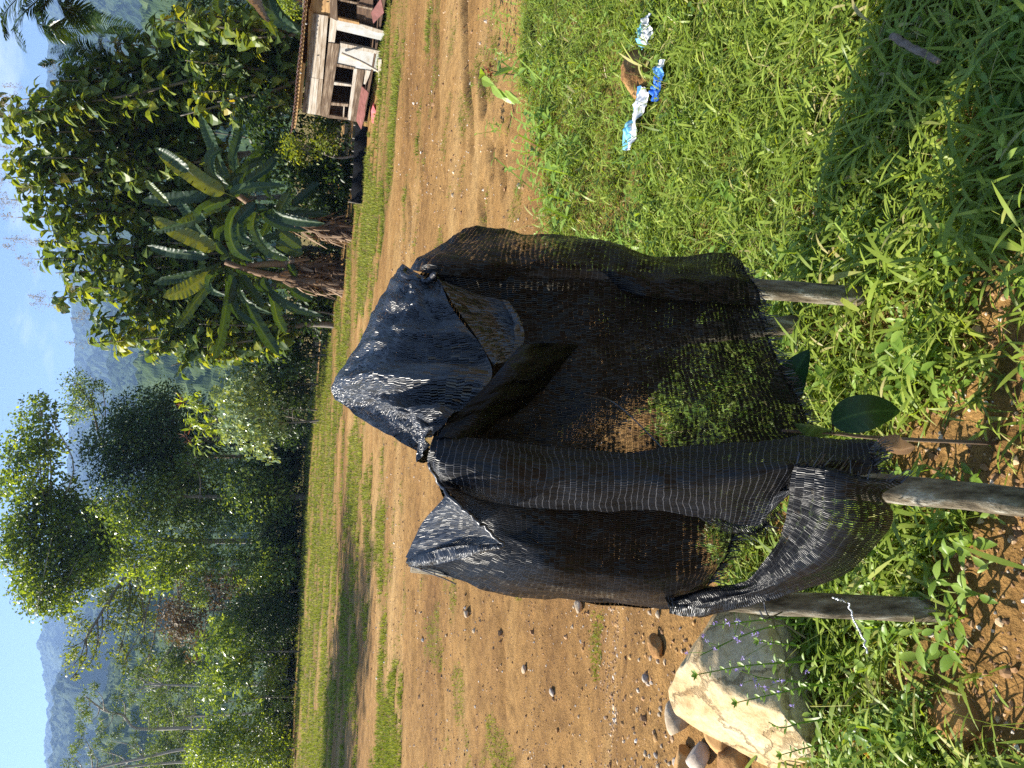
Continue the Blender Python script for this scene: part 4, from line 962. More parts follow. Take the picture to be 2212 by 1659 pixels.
# sapling with a red bud on the road verge
g = G(1140, 165); o = thing('sapling', 'thin sapling with a red flower bud on the road verge', 'sapling', g); D_ = g[1]
mb = MB(); pth = spline([g, P(1098, 160, D_), P(1060, 152, D_)], 12); tube(mb, pth, np.linspace(.006, .003, 12), 5); mb.build('stem', M['brown_bark'], o)
lb = MB()
for (a, b) in ((1040, 170), (1036, 160), (1060, 180), (1075, 190), (1085, 155), (1090, 195), (1098, 165), (1075, 140), (1065, 165), (1110, 138), (1085, 175)):
    p = P(a, b, D_ + RNG.normal(0, .04)); v, q, t = ovate(p, rnd(1)[0] + [0, 0, -.3], .13, .07, .75); lb.add(v, [[c for c in q if c[2] != c[3]], [c[:3] for c in q if c[2] == c[3]]], t)
lb.build('foliage', M['herb'], o)
rb = MB(); clump_leaves(rb, P(1060, 152, D_), .025, 26, .035, .5, per=8, tmean=.8); rb.build('flower_bud', M['leaf_red'], o)
# plants along the verge
for k, (px, py, w, lab) in enumerate([(1090, 60, 140, 'sparse dry weeds on the verge at the right edge of the photo'), (1185, 250, 60, 'yellowish weeds at the grass edge beside the road'), (1195, 470, 50, 'bushy weed at the road edge next to the net'), (1150, 330, 40, 'small lanky weed leaning over the road')]):
    g = G(px + 20, py); o = thing('verge_weed', lab, 'weed', g, 'weeds along the road verge'); lb = MB()
    for q in range(26 if k == 0 else 12):
        p = g + np.array([RNG.normal(0, .5), RNG.normal(0, .35), 0]) * w / 140; p[2] = float(terrain(p[0], p[1]))
        tv, tq, tt, t3 = HERBS[q % 8]; a = RNG.uniform(0, 6.28)
        scatter(lb, tv, [tq, t3], rotz(np.array([a]), np.array([RNG.uniform(1.5, 3.2)])), p[None], np.clip(.6 + tt[None], 0, 1))
    lb.build('foliage', M['herb'], o)
# silver wire round the left post
wb = MB(); c0 = P(1823, 1295, pl[1] - .03)
pts = [P(1800, 1288, pl[1] - .05), P(1812, 1296, pl[1] - .055), P(1830, 1303, pl[1] - .05), P(1842, 1330, pl[1] - .06), P(1862, 1372, pl[1] - .08), P(1872, 1410, pl[1] - .10)]
tube(wb, spline(pts, 30) + rnd(30) * .0016, .0022, 5)
m = surf_mat('silver_foil', [(.3, (.45, .46, .48)), (.7, (.75, .76, .78))], 40, .3, .6, metal=.6)
o = wb.build('foil_string', m, None, True); tag(o, 'twisted silver string tied round the left post and trailing into the weeds', 'string')
# ------------------------------------------------------------------ trees on the left and in the middle
tree('broadleaf_tree', 'tallest spreading tree with a thin pale trunk, its crown reaching the top of the photo', 47, [
    (84, 874, 25), (106, 897, 20), (64, 903, 30), (42, 968, 40), (81, 948, 40), (106, 968, 30), (20, 1010, 35), (10, 1058, 25), (80, 1006, 40), (58, 1052, 35),
    (39, 1110, 30), (97, 1077, 40), (74, 1090, 35), (135, 1090, 35), (20, 1155, 40), (64, 1139, 45), (113, 1132, 40), (20, 1197, 25), (48, 1187, 45), (97, 1180, 50), (145, 1139, 35),
    (139, 1180, 45), (177, 1171, 40), (64, 1226, 40), (97, 1242, 45), (55, 1262, 30), (64, 1287, 30), (97, 1281, 45), (81, 1313, 18), (122, 1307, 25), (135, 1265, 45), (177, 1233, 45), (161, 1200, 45), (200, 1216, 40), (155, 1291, 25), (193, 1258, 25), (190, 1120, 38), (215, 1160, 40), (225, 1190, 35), (170, 1100, 35), (205, 1130, 40), (150, 1060, 28), (240, 1140, 38), (255, 1180, 34), (225, 1235, 30)],
    'leaf_mid', .25, base=G(645, 1166), trunk=[P(484, 1169, 46.6), P(355, 1165, 46.8), P(240, 1140, 47), P(170, 1110, 47), (P(80, 1100, 47))], tr=.17, bark='pale_bark', cover=3.0, depth=1.6, tmean=.46, tsd=.26, rs=.93, shell=.3)
tree('open_tree', 'slender open tree with bare curved boughs against the far mountain', 52, [
    (161, 823, 24), (181, 849, 20), (168, 871, 28), (155, 903, 14), (206, 823, 15), (222, 842, 11), (206, 881, 12), (150, 880, 14)], 'leaf_mid', .16,
    trunk=[P(420, 985, 52), P(300, 975, 52), P(226, 961, 52), P(206, 905, 52), P(200, 880, 52)], base=[*P(640, 985, 52)[:2], ROAD_Z], tr=.13, bark='brown_bark', cover=2.0, depth=.7, tmean=.4)
tree('dark_tree', 'dense dark green tree in front of the blue hill, centre of the treeline', 46, [
    (258, 907, 30), (245, 936, 40), (200, 961, 28), (219, 994, 40), (277, 916, 45), (309, 881, 40), (348, 865, 38), (355, 913, 50), (322, 929, 50), (290, 961, 50), (339, 961, 50), (371, 945, 40), (290, 1010, 45), (335, 1003, 45), (245, 1026, 40), (400, 990, 45), (420, 900, 45), (440, 960, 45)],
    'leaf_dark', .20, tr=.22, cover=2.8, depth=1.8, tmean=.45, tsd=.26)
tree('ferny_tree', 'paler dusty-green tree rising inside the dark one', 44.8, [(274, 936, 22), (262, 928, 16), (295, 945, 22), (310, 960, 18)], 'leaf_mid', .13, tr=.1, cover=1.6, depth=.5, tmean=.55)
tree('broadleaf_tree', 'wide mid-green tree just right of the thin pale trunk', 45, [
    (371, 1013, 30), (387, 1042, 40), (419, 994, 30), (355, 1058, 40), (322, 1074, 40), (403, 1074, 45), (371, 1106, 40), (419, 1116, 45), (451, 1058, 45), (467, 1097, 40), (500, 1122, 40), (290, 1090, 40), (260, 1130, 40), (230, 1080, 35), (484, 1019, 35), (516, 1058, 40), (548, 1026, 40), (564, 1074, 45), (548, 1116, 35), (596, 1058, 35), (606, 1106, 30), (596, 1019, 25), (320, 1130, 36)],
    'leaf_gloss', .22, tr=.2, cover=2.8, depth=1.8, tmean=.52, tsd=.28)
tree('leafy_tree', 'bright green leafy tree directly left of the thin pale trunk', 46, [(322, 1187, 35), (371, 1203, 40), (355, 1235, 35), (403, 1184, 35), (290, 1226, 25), (340, 1255, 28), (270, 1205, 30), (240, 1220, 30), (405, 1215, 30)], 'leaf_mid', .24, tr=.12, cover=2.6, tmean=.62)
tree('yellow_green_tree', 'airy yellow-green tree with layered boughs against the left mountain', 56, [
    (171, 1345, 22), (155, 1397, 20), (158, 1436, 18), (158, 1465, 9), (193, 1362, 20), (200, 1426, 17), (210, 1394, 18), (235, 1352, 20), (258, 1291, 33), (268, 1329, 33), (242, 1297, 25), (290, 1307, 25), (306, 1345, 25), (310, 1394, 18), (258, 1410, 20), (264, 1439, 17), (319, 1426, 17), (335, 1452, 9), (219, 1291, 17), (322, 1265, 28), (290, 1258, 24)],
    'leaf_yellow', .24, trunk=[P(470, 1245, 56), P(380, 1232, 56), P(300, 1226, 56), P(258, 1262, 56), P(215, 1330, 56), P(185, 1380, 56)], base=[*P(640, 1245, 56)[:2], ROAD_Z], tr=.2, bark='bark', cover=1.7, depth=1.2, tmean=.5)
tree('dying_tree', 'brown half-dead bushy tree among the green ones on the left', 46.5, [
    (387, 1313, 32), (371, 1345, 33), (403, 1371, 24), (419, 1416, 14), (467, 1281, 33), (500, 1258, 28), (413, 1336, 28), (451, 1242, 20), (397, 1255, 20), (440, 1390, 18)], 'leaf_brown', .19, tr=.1, cover=2.6, tmean=.5)
S = 'shrubs along the far edge of the field'
def shrub(label, D, clumps, leaf, ln, w=.5, **kw):
    kw.setdefault('tr', .05); kw.setdefault('cover', 2.4); kw.setdefault('depth', .9)
    return tree('shrub', label, D, clumps, leaf, ln, w, group=S, cat='shrub', **kw)
shrub('glossy light-green shrub left of the base of the thin pale trunk', 44.5, [(435, 1200, 35), (467, 1223, 30), (516, 1210, 40), (564, 1200, 40), (596, 1226, 40), (625, 1200, 22), (548, 1242, 35), (580, 1258, 35), (610, 1255, 28)], 'leaf_gloss', .24, tmean=.6)
shrub('fresh green shrub in front of the brown half-dead tree', 45.5, [(419, 1281, 22), (432, 1296, 16), (410, 1262, 14)], 'leaf_mid', .15, tmean=.65)
shrub('very dark low shrub below the brown half-dead tree', 44.3, [(516, 1307, 30), (548, 1320, 40), (580, 1307, 35), (606, 1333, 30), (564, 1362, 35), (532, 1345, 30), (613, 1297, 25), (600, 1370, 30), (615, 1345, 25)], 'leaf_dark', .16, tmean=.3)
shrub('shiny large-leaved shrub left of the very dark one', 43.6, [(477, 1352, 24), (451, 1378, 28), (477, 1397, 35), (503, 1378, 30), (509, 1416, 35), (474, 1436, 28), (516, 1452, 30), (535, 1397, 30), (490, 1468, 22), (532, 1487, 18), (429, 1397, 18), (545, 1430, 22)], 'leaf_gloss', .34, .42, tmean=.62, cover=1.9, tpl=LEAF_B)
shrub('sparse broad-leaved sapling shrub beside the bare pale trunks', 44.6, [(451, 1500, 18), (477, 1513, 22), (451, 1536, 16), (516, 1523, 24), (545, 1510, 18)], 'leaf_gloss', .36, .45, tmean=.6, cover=1.3, tpl=LEAF_B)
shrub('large olive shrub at the left edge of the photo', 43.2, [(451, 1587, 35), (484, 1565, 30), (435, 1619, 30), (467, 1629, 35), (516, 1571, 35), (516, 1619, 40), (564, 1581, 35), (564, 1629, 40), (608, 1603, 25), (608, 1642, 25), (426, 1648, 25), (460, 1680, 35), (530, 1690, 40), (590, 1690, 30)], 'leaf_mid', .20, tmean=.6)
shrub('low yellow-green weeds and fronds between the dark and the olive shrubs', 43, [(596, 1458, 20), (613, 1507, 18), (574, 1481, 16), (610, 1430, 14), (618, 1535, 14)], 'leaf_yellow', .22, .3, tmean=.6)
shrub('silvery glossy shrub standing out before the dark treeline, centre', 35.5, [
    (500, 823, 24), (467, 849, 15), (484, 865, 25), (516, 858, 34), (548, 826, 34), (548, 865, 34), (500, 907, 28), (532, 907, 38), (574, 903, 28), (516, 948, 28), (554, 942, 33), (548, 974, 18), (580, 992, 13), (600, 923, 14), (490, 930, 20)], 'leaf_silver', .22, .55, tmean=.62, cover=2.0, tpl=LEAF_B, droop=-.6)
o = tree('young_tree', 'small fresh green tree with rust-red new shoots at its tips', 38, [(400, 868, 16), (419, 855, 11), (419, 913, 20), (432, 961, 17), (464, 913, 17), (464, 948, 14), (438, 887, 14), (440, 930, 14), (480, 880, 16)], 'leaf_mid', .40, .32, tr=.06, cover=1.5, depth=.5, tmean=.75, tpl=LEAF_B, droop=-.6)
for (x, y) in ((393, 855), (390, 871), (413, 929), (408, 952), (400, 944)):
    rb = MB(); clump_leaves(rb, P(x, y, 37.7), .10, 9, .26, .16, LEAF_B, per=6, tmean=.5, droop=.5); rb.build('red_shoot', M['leaf_red'], o)

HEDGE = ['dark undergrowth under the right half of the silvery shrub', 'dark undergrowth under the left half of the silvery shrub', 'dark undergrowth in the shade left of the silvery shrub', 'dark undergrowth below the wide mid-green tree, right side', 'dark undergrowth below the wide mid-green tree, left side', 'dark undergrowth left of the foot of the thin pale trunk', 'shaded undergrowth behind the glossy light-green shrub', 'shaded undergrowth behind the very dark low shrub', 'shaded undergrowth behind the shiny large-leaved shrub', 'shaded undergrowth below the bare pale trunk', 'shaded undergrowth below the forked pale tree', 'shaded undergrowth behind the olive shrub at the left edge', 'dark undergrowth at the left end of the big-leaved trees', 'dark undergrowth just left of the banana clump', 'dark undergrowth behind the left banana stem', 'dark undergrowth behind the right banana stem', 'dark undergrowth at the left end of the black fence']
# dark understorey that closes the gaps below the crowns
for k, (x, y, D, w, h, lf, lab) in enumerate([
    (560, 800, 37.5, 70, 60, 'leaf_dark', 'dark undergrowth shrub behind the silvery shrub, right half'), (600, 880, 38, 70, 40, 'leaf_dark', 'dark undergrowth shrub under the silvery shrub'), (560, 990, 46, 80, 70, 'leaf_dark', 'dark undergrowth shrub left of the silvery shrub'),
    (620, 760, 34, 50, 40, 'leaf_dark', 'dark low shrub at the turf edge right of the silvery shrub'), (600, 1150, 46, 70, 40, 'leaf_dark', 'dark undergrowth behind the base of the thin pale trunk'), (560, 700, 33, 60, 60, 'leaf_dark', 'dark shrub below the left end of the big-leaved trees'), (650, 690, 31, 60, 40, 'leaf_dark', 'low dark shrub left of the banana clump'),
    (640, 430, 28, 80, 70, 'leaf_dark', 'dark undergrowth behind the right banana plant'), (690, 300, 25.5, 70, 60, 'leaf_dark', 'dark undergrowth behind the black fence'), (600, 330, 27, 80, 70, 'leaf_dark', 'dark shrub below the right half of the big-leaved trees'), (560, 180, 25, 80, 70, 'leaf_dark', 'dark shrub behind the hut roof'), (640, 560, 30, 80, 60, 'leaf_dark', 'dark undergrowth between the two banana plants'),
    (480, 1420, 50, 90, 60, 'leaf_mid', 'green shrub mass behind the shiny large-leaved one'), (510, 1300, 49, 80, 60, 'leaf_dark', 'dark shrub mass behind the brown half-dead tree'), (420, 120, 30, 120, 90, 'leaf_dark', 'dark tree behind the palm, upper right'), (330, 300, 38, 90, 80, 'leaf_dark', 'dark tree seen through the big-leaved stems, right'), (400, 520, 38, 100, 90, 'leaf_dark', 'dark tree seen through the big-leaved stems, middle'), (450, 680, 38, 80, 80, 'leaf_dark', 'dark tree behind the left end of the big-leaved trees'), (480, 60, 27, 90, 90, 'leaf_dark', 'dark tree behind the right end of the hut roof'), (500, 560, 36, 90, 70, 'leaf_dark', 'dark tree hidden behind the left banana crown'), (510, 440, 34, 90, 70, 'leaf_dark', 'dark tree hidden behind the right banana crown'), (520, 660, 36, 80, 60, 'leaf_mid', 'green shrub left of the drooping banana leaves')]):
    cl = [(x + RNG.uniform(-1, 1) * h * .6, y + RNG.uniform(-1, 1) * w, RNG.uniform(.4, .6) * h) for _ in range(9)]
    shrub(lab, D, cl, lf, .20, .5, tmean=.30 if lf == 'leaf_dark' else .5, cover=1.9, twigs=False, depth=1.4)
shrub('bright yellow-green shrub between the hut and the right banana plant', 24, [(635, 309, 25), (675, 294, 25), (694, 317, 22), (643, 341, 18), (620, 325, 18), (660, 330, 22), (700, 290, 18), (715, 310, 16)], 'leaf_yellow', .13, .5, tmean=.5)
shrub('small-leaved bright bush above the hut roof at the right edge', 22.5, [(610, 12, 20), (622, -10, 25), (632, 22, 15), (600, -20, 25)], 'leaf_mid', .10, .5, tmean=.75)
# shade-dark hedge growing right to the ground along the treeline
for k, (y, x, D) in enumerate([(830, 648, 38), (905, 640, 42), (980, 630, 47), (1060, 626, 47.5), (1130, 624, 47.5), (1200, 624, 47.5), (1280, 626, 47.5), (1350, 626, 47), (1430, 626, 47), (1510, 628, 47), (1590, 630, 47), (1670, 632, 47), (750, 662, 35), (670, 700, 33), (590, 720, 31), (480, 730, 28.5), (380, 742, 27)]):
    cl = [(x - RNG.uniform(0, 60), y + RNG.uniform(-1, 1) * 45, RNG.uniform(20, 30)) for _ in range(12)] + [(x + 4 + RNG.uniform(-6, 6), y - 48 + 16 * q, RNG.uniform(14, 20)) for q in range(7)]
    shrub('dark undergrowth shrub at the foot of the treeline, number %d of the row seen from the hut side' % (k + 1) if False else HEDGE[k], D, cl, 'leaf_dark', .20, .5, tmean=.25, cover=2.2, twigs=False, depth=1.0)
# trees just outside the left edge, whose shade falls across the field
for k, (x, y, lab) in enumerate([(-26.5, 27.0, 'tall tree just outside the left edge shading the far field'), (-30.5, 25.0, 'second tall tree outside the left edge shading the dirt')]):
    base_ = np.array([x, y, float(terrain(x, y))]); o = thing('broadleaf_tree', lab, 'tree', base_, 'trees along the far side of the field'); mb = MB(); lb = MB()
    tube(mb, spline([base_ - [0, 0, .2], base_ + [.2, 0, 7], base_ + [.3, -.1, 15]], 14), np.linspace(.3, .1, 14), 8)
    for q in range(26):
        c = base_ + np.array([RNG.uniform(-3.5, 3.5), RNG.uniform(-2.6, 2.6), RNG.uniform(12, 17.5)]); tube(mb, spline([base_ + [.2, 0, 10], (base_ + [.2, 0, 10]) * .5 + c * .5 - [0, 0, .6], c], 8), np.linspace(.12, .03, 8), 5); clump_leaves(lb, c, 1.35, 700, .28, .5)
    mb.build('trunk', M['bark'], o, True); lb.build('crown', M['leaf_mid'], o)
for k, (x, y, D, lab) in enumerate([(350, 1500, 64, 'pale green bushy tree behind the bare pale trunk'), (375, 1580, 66, 'pale green bushy tree behind the forked pale tree'), (360, 1660, 65, 'pale green bushy tree at the left edge behind the leaning trunks'), (400, 1420, 62, 'pale green bushy tree behind the brown half-dead one')]):
    tree('pale_tree', lab, D, [(x + RNG.uniform(-45, 50), y + RNG.uniform(-45, 45), RNG.uniform(18, 28)) for _ in range(14)], 'leaf_pale', .28, .45, tr=.1, bark='pale_bark', cover=1.5, tmean=.4, group='pale trees behind the thin trunks')
# feathery thin trees at the far left
def thin_tree(label, D, stem, layers, dead=()):
    pts = [P(x, y, D) for x, y in stem]; b = np.array([pts[0][0], pts[0][1], 0.0]); b[2] = float(terrain(b[0], b[1]))
    o = thing('thin_tree', label, 'tree', b, 'thin pale-trunked trees at the far left')
    path = spline([b] + pts, 30); mb = MB(); tube(mb, path, np.linspace(.15, .05, 30), 7)
    lb = MB()
    for (x, y, w, h) in layers:
        c = P(x, y, D + RNG.normal(0, .6)); below = path[path[:, 2] < c[2] - .3]; s = (below if len(below) else path[:1])[np.argmin(np.linalg.norm((below if len(below) else path[:1]) - c, axis=1))]
        tube(mb, spline([s, s * .4 + c * .6 + [0, 0, -.2], c], 8), np.linspace(.045, .015, 8), 4)
        wm, hm = w * m_px(D), h * m_px(D)
        for q in range(max(3, int(w / 5))):
            e = c + np.array([RNG.uniform(-1, 1) * wm, RNG.uniform(-1, 1) * wm, RNG.uniform(-.6, 1) * hm]); tube(mb, [c, e], [.014, .006], 3)
            clump_leaves(lb, e, max(hm, .3) * 1.1, 70, .20, .3, squash=.45, per=6, tmean=.5, droop=-.1)
    for (x, y) in dead:
        e = P(x, y, D); s = path[np.argmin(np.linalg.norm(path - e, axis=1))]; s = path[max(0, np.argmin(np.linalg.norm(path - e, axis=1)) - 4)]; tube(mb, spline([s, (s + e) / 2 + rnd(1)[0] * .2, e], 6), np.linspace(.045, .012, 6), 4)
    mb.build('trunk', M['pale_bark'], o, True); lb.build('crown', M['leaf_pale'], o)
thin_tree('pale straight trunk with a broken bare top, right of the feathery trees', 54, [(560, 1478), (477, 1481), (390, 1480), (312, 1478)], [(300, 1462, 14, 8), (345, 1500, 14, 8), (280, 1500, 12, 7)], [(278, 1462), (285, 1500), (300, 1450), (262, 1488)])
thin_tree('forked pale tree with thin boughs, middle of the feathery trees', 56, [(600, 1578), (438, 1572), (350, 1574), (290, 1572), (265, 1545), (226, 1535), (185, 1505)], [(180, 1507, 18, 7), (177, 1539, 26, 7), (206, 1490, 14, 6), (258, 1507, 22, 8), (268, 1555, 26, 8), (306, 1523, 20, 9), (225, 1575, 18, 7), (330, 1545, 24, 9), (195, 1560, 16, 6), (360, 1525, 18, 8)], [(215, 1560), (205, 1500)])
thin_tree('leaning pale trunk nearest the left edge, upper bough bare', 55, [(600, 1605), (413, 1616), (320, 1635), (226, 1655), (180, 1670)], [(177, 1587, 26, 7), (155, 1636, 24, 7), (235, 1620, 20, 7), (290, 1603, 22, 8), (200, 1630, 22, 6), (330, 1625, 22, 8), (260, 1655, 20, 8)], [(210, 1620), (240, 1600)])
thin_tree('second leaning pale trunk at the left edge of the photo', 57, [(600, 1640), (413, 1645), (290, 1655), (180, 1672)], [(165, 1660, 18, 6), (215, 1680, 22, 7), (300, 1665, 22, 8), (350, 1650, 22, 9), (385, 1600, 24, 9)], [(230, 1640)])
thin_tree('low feathery tree behind the pale forked one', 60, [(560, 1540), (470, 1545), (400, 1548)], [(395, 1545, 26, 10), (380, 1570, 24, 9), (410, 1520, 22, 9), (425, 1590, 26, 9), (400, 1625, 26, 9)])

# ------------------------------------------------------------------ big-leaved (teak-like) trees on the right
def teak(label, D, base, leaders, n_leaf=1.0, ln=.42, tmean=.45):
    b = np.array([*P(base[0], base[1], D)[:2], 0.0]); b[2] = float(terrain(b[0], b[1]))
    o = thing('large_leaved_tree', label, 'tree', b, 'big-leaved trees with dry flower heads'); mb = MB(); lb = MB(); pb = MB()
    tops = [P(x, y, D + RNG.uniform(-1.2, 1.2)) for x, y, f, pn in leaders]
    fork = b + np.array([0, 0, 1.0]) * .28 * (max(t[2] for t in tops) - b[2]) + np.array([np.mean([t[0] for t in tops]) - b[0], 0, 0]) * .2
    tube(mb, spline([b - [0, 0, .1], b * .5 + fork * .5 + [.06, 0, 0], fork], 10), np.linspace(.13, .10, 10), 8)
    for tpt, (x, y, start, pn) in zip(tops, leaders):
        m1 = fork * .55 + tpt * .45 + np.array([(tpt[0] - fork[0]) * .12, RNG.normal(0, .3), -.15])
        path = spline([fork, m1, tpt], 40); Lp = np.linalg.norm(np.diff(path, axis=0), axis=1).sum()
        tube(mb, path, np.linspace(.07, .018, 40), 6)
        nw = int(Lp / .24 * n_leaf)
        for k in range(nw):
            f = start + (1 - start) * (k + RNG.uniform(0, 1)) / nw
            p = path[min(39, int(f * 39))]
            side = RNG.uniform(.05, 1.0) * (1.1 - .75 * f); a = RNG.uniform(0, 6.28); off = np.array([math.cos(a), math.sin(a), RNG.uniform(.0, .5)]) * side
            if side > .35: tube(mb, [p, p + off], [.012, .006], 4)
            q = p + off; nl = RNG.integers(4, 8); aa = RNG.uniform(0, 6.28) + np.arange(nl) * 2.2
            dr = np.stack([np.cos(aa), np.sin(aa), RNG.uniform(-.75, .35, nl)], -1); nm = norm(np.stack([np.cos(aa) * .5, np.sin(aa) * .5, np.ones(nl)], -1) + rnd(nl, .25))
            s = ln * RNG.uniform(.55, 1.25, nl) * (1.15 - .35 * f)
            tint = RNG.normal(tmean + .06, .19) + RNG.normal(0, .14, nl); tint = np.where(RNG.uniform(0, 1, nl) < .012, 1.0, np.clip(tint, 0, .92))
            scatter(lb, LEAF_B[0] * [.95, 1, 1.25], LEAF_B[1], basis(dr, nm) * s[:, None, None], q + dr * .07, tint)
        if pn:
            for h in range(pn):
                t0 = tpt + (rnd(1)[0] * [.35, .35, .12] if h else 0); hgt = RNG.uniform(.4, .75)
                for q in range(26):
                    f = RNG.uniform(0, 1); a = RNG.uniform(0, 6.28); e = t0 + np.array([math.cos(a), math.sin(a), 0]) * .30 * (1 - f) * RNG.uniform(.5, 1.1) + [0, 0, hgt * (f * .9 + .12)]
                    s0_ = t0 + [0, 0, hgt * f * .8]; v = norm(np.cross(e - s0_, rnd(1)[0])) * .005
                    pb.add([s0_ - v, s0_ + v, e], [[[0, 1, 2]]], .3)
                    clump_leaves(pb, e, .045, 5, .035, .8, per=3, tmean=.55, tsd=.3, droop=0)
    mb.build('trunk', M['bark'], o, True); lb.build('crown', M['leaf_teak'], o)
    if pb.n: pb.build('flower_head', M['panicle'], o)
T3 = [
    ('big-leaved tree whose top is level with the drooping palm frond', 28, (700, 110), [(70, 215, .35, 3), (150, 150, .4, 1), (230, 90, .4, 0), (40, 250, .45, 3), (330, 60, .3, 0), (330, 130, .2, 0)]),
    ('tallest big-leaved tree reaching the top edge right of centre', 29.5, (710, 210), [(0, 240, .35, 2), (14, 290, .35, 3), (120, 260, .3, 0), (200, 200, .3, 0), (60, 320, .45, 2), (300, 250, .2, 0)]),
    ('big-leaved tree with sprays of pale dry flowers above the banana leaves', 30, (720, 330), [(10, 345, .3, 3), (30, 385, .35, 3), (110, 340, .3, 0), (180, 380, .3, 0), (250, 330, .25, 0), (90, 400, .4, 2)]),
    ('big-leaved tree directly behind the right banana plant', 31, (730, 430), [(45, 432, .3, 3), (60, 470, .35, 3), (130, 440, .3, 0), (190, 470, .25, 2), (260, 420, .2, 0), (120, 500, .35, 0)]),
    ('big-leaved tree behind the gap between the banana plants', 31.5, (720, 540), [(95, 520, .3, 2), (98, 560, .3, 3), (150, 545, .3, 2), (210, 560, .25, 0), (280, 520, .2, 0), (250, 600, .25, 0)]),
    ('shorter big-leaved tree behind the left banana plant', 32, (715, 620), [(132, 643, .3, 3), (165, 620, .3, 2), (190, 690, .35, 2), (230, 650, .3, 0), (300, 620, .2, 0), (290, 690, .25, 0)]),
    ('big-leaved tree at the left end of the row beside the blue hill', 32.5, (700, 680), [(190, 742, .4, 1), (236, 737, .35, 0), (302, 768, .3, 0), (270, 700, .3, 0), (340, 740, .2, 0), (370, 790, .3, 0), (400, 740, .15, 0)]),
    ('low big-leaved tree in front of the row, left of the banana clump', 31, (690, 700), [(430, 700, .2, 0), (440, 750, .2, 0), (470, 780, .2, 0), (480, 720, .1, 0), (400, 690, .2, 0)]),
    ('low big-leaved tree with sunlit pale leaves just left of the hut roof', 26, (700, 150), [(400, 130, .2, 0), (420, 200, .2, 0), (450, 90, .2, 0), (480, 160, .1, 0), (400, 60, .2, 0), (470, 220, .15, 0), (390, 250, .2, 0)]),
    ('thin big-leaved tree rising in front of the hut end of the row', 25, (690, 60), [(330, 40, .3, 0), (400, 20, .2, 0), (450, 40, .2, 0), (510, 80, .1, 0), (520, 130, .1, 0)]),
]
for k in range(len(T3)):
    lab, D, b, ld = T3[k]; T3[k] = (lab, D, b, [(x - 22 if x < 160 else x, y, st, pn) for x, y, st, pn in ld])
T3[0][3].extend([(110, 175, .3, 0), (180, 200, .25, 0), (260, 160, .25, 0), (90, 235, .35, 1)]); T3[1][3].extend([(60, 275, .3, 1), (240, 290, .2, 0)]); T3[2][3].extend([(60, 365, .3, 0), (170, 320, .25, 0)]); T3[3][3].extend([(90, 470, .3, 0), (200, 430, .2, 0)]); T3[4][3].extend([(120, 590, .3, 0), (180, 600, .25, 0)])
for k, (lab, D, b, ld) in enumerate(T3): teak(lab, D, b, ld, 1.1, .46, .52 if k > 5 else .45)

# ------------------------------------------------------------------ palms
def frond(pts, D, w, mat='palm', n=70, sag=.35):
    path = spline([P(x, y, D + dz) for x, y, dz in pts], n); t = norm(np.gradient(path, axis=0)); side = norm(np.cross(t, [0, 0, 1.0]) + 1e-6); upv = np.cross(side, t)
    mb = MB(); tube(mb, path, np.linspace(.025, .005, n), 4, .6)
    for k in range(5, n):
        f = k / n; L_ = w * math.sin(math.pi * min(1, .12 + f * .86)) ** .6
        for sg in (-1, 1):
            d = norm(side[k] * sg * 1.0 + t[k] * .75 + upv[k] * .15 + rnd(1)[0] * .08); q = path[k]; wd = .024
            v = norm(np.cross(d, upv[k])) * wd; m1 = q + d * L_ * .5 + [0, 0, -sag * L_ * .18]; e = q + d * L_ * .95 + [0, 0, -sag * L_ * .75]
            tt = np.clip(RNG.normal(.45, .18), 0, 1)
            mb.add([q - v * .5, q + v * .5, m1 - v, m1 + v, e], [[[0, 1, 3, 2]], [[2, 3, 4]]], tt)
    return mb
def palm(label, D, base, crown, fronds, w):
    b = np.array([*P(base[0], base[1], D)[:2], 0.0]); b[2] = float(terrain(b[0], b[1])); c = P(*crown, D)
    o = thing('palm_tree', label, 'palm', b, 'palms behind the hut'); mb = MB(); tube(mb, spline([b, b * .5 + c * .5 + [.1, 0, 0], c], 24), np.linspace(.15, .10, 24) * (1 + .06 * (np.arange(24) % 2)), 9); mb.build('trunk', M['brown_bark'], o, True)
    for k, f in enumerate(fronds): frond([(crown[0], crown[1], 0)] + [(x, y, RNG.uniform(-.7, .7)) for x, y in f], D, w).build('frond', M['palm'], o)
palm('palm at the upper right corner with one long frond drooping over', 24, (720, -60), (120, -30), [[(60, 20), (30, 60), (55, 105)], [(90, 30), (110, 60), (200, 60)], [(140, 20), (190, 45), (285, 60)], [(60, -20), (10, 30), (10, 80)], [(130, 10), (170, 25), (215, 40)], [(80, 20), (90, 55), (150, 80)], [(60, -80), (20, -140)], [(150, -80), (210, -120)]], .55)
palm('darker palm with a fibrous brown trunk behind the big-leaved trees', 29, (720, 150), (262, 138), [[(215, 120), (160, 100), (110, 110)], [(200, 150), (150, 170), (125, 165)], [(230, 160), (190, 200), (215, 235)], [(245, 170), (225, 220), (275, 240)], [(225, 115), (215, 80), (260, 60)], [(255, 110), (260, 80), (300, 72)], [(210, 140), (140, 130), (85, 140)], [(205, 130), (140, 80), (130, 60)], [(260, 165), (265, 190), (300, 200)], [(205, 145), (160, 190), (170, 230)]], .55)

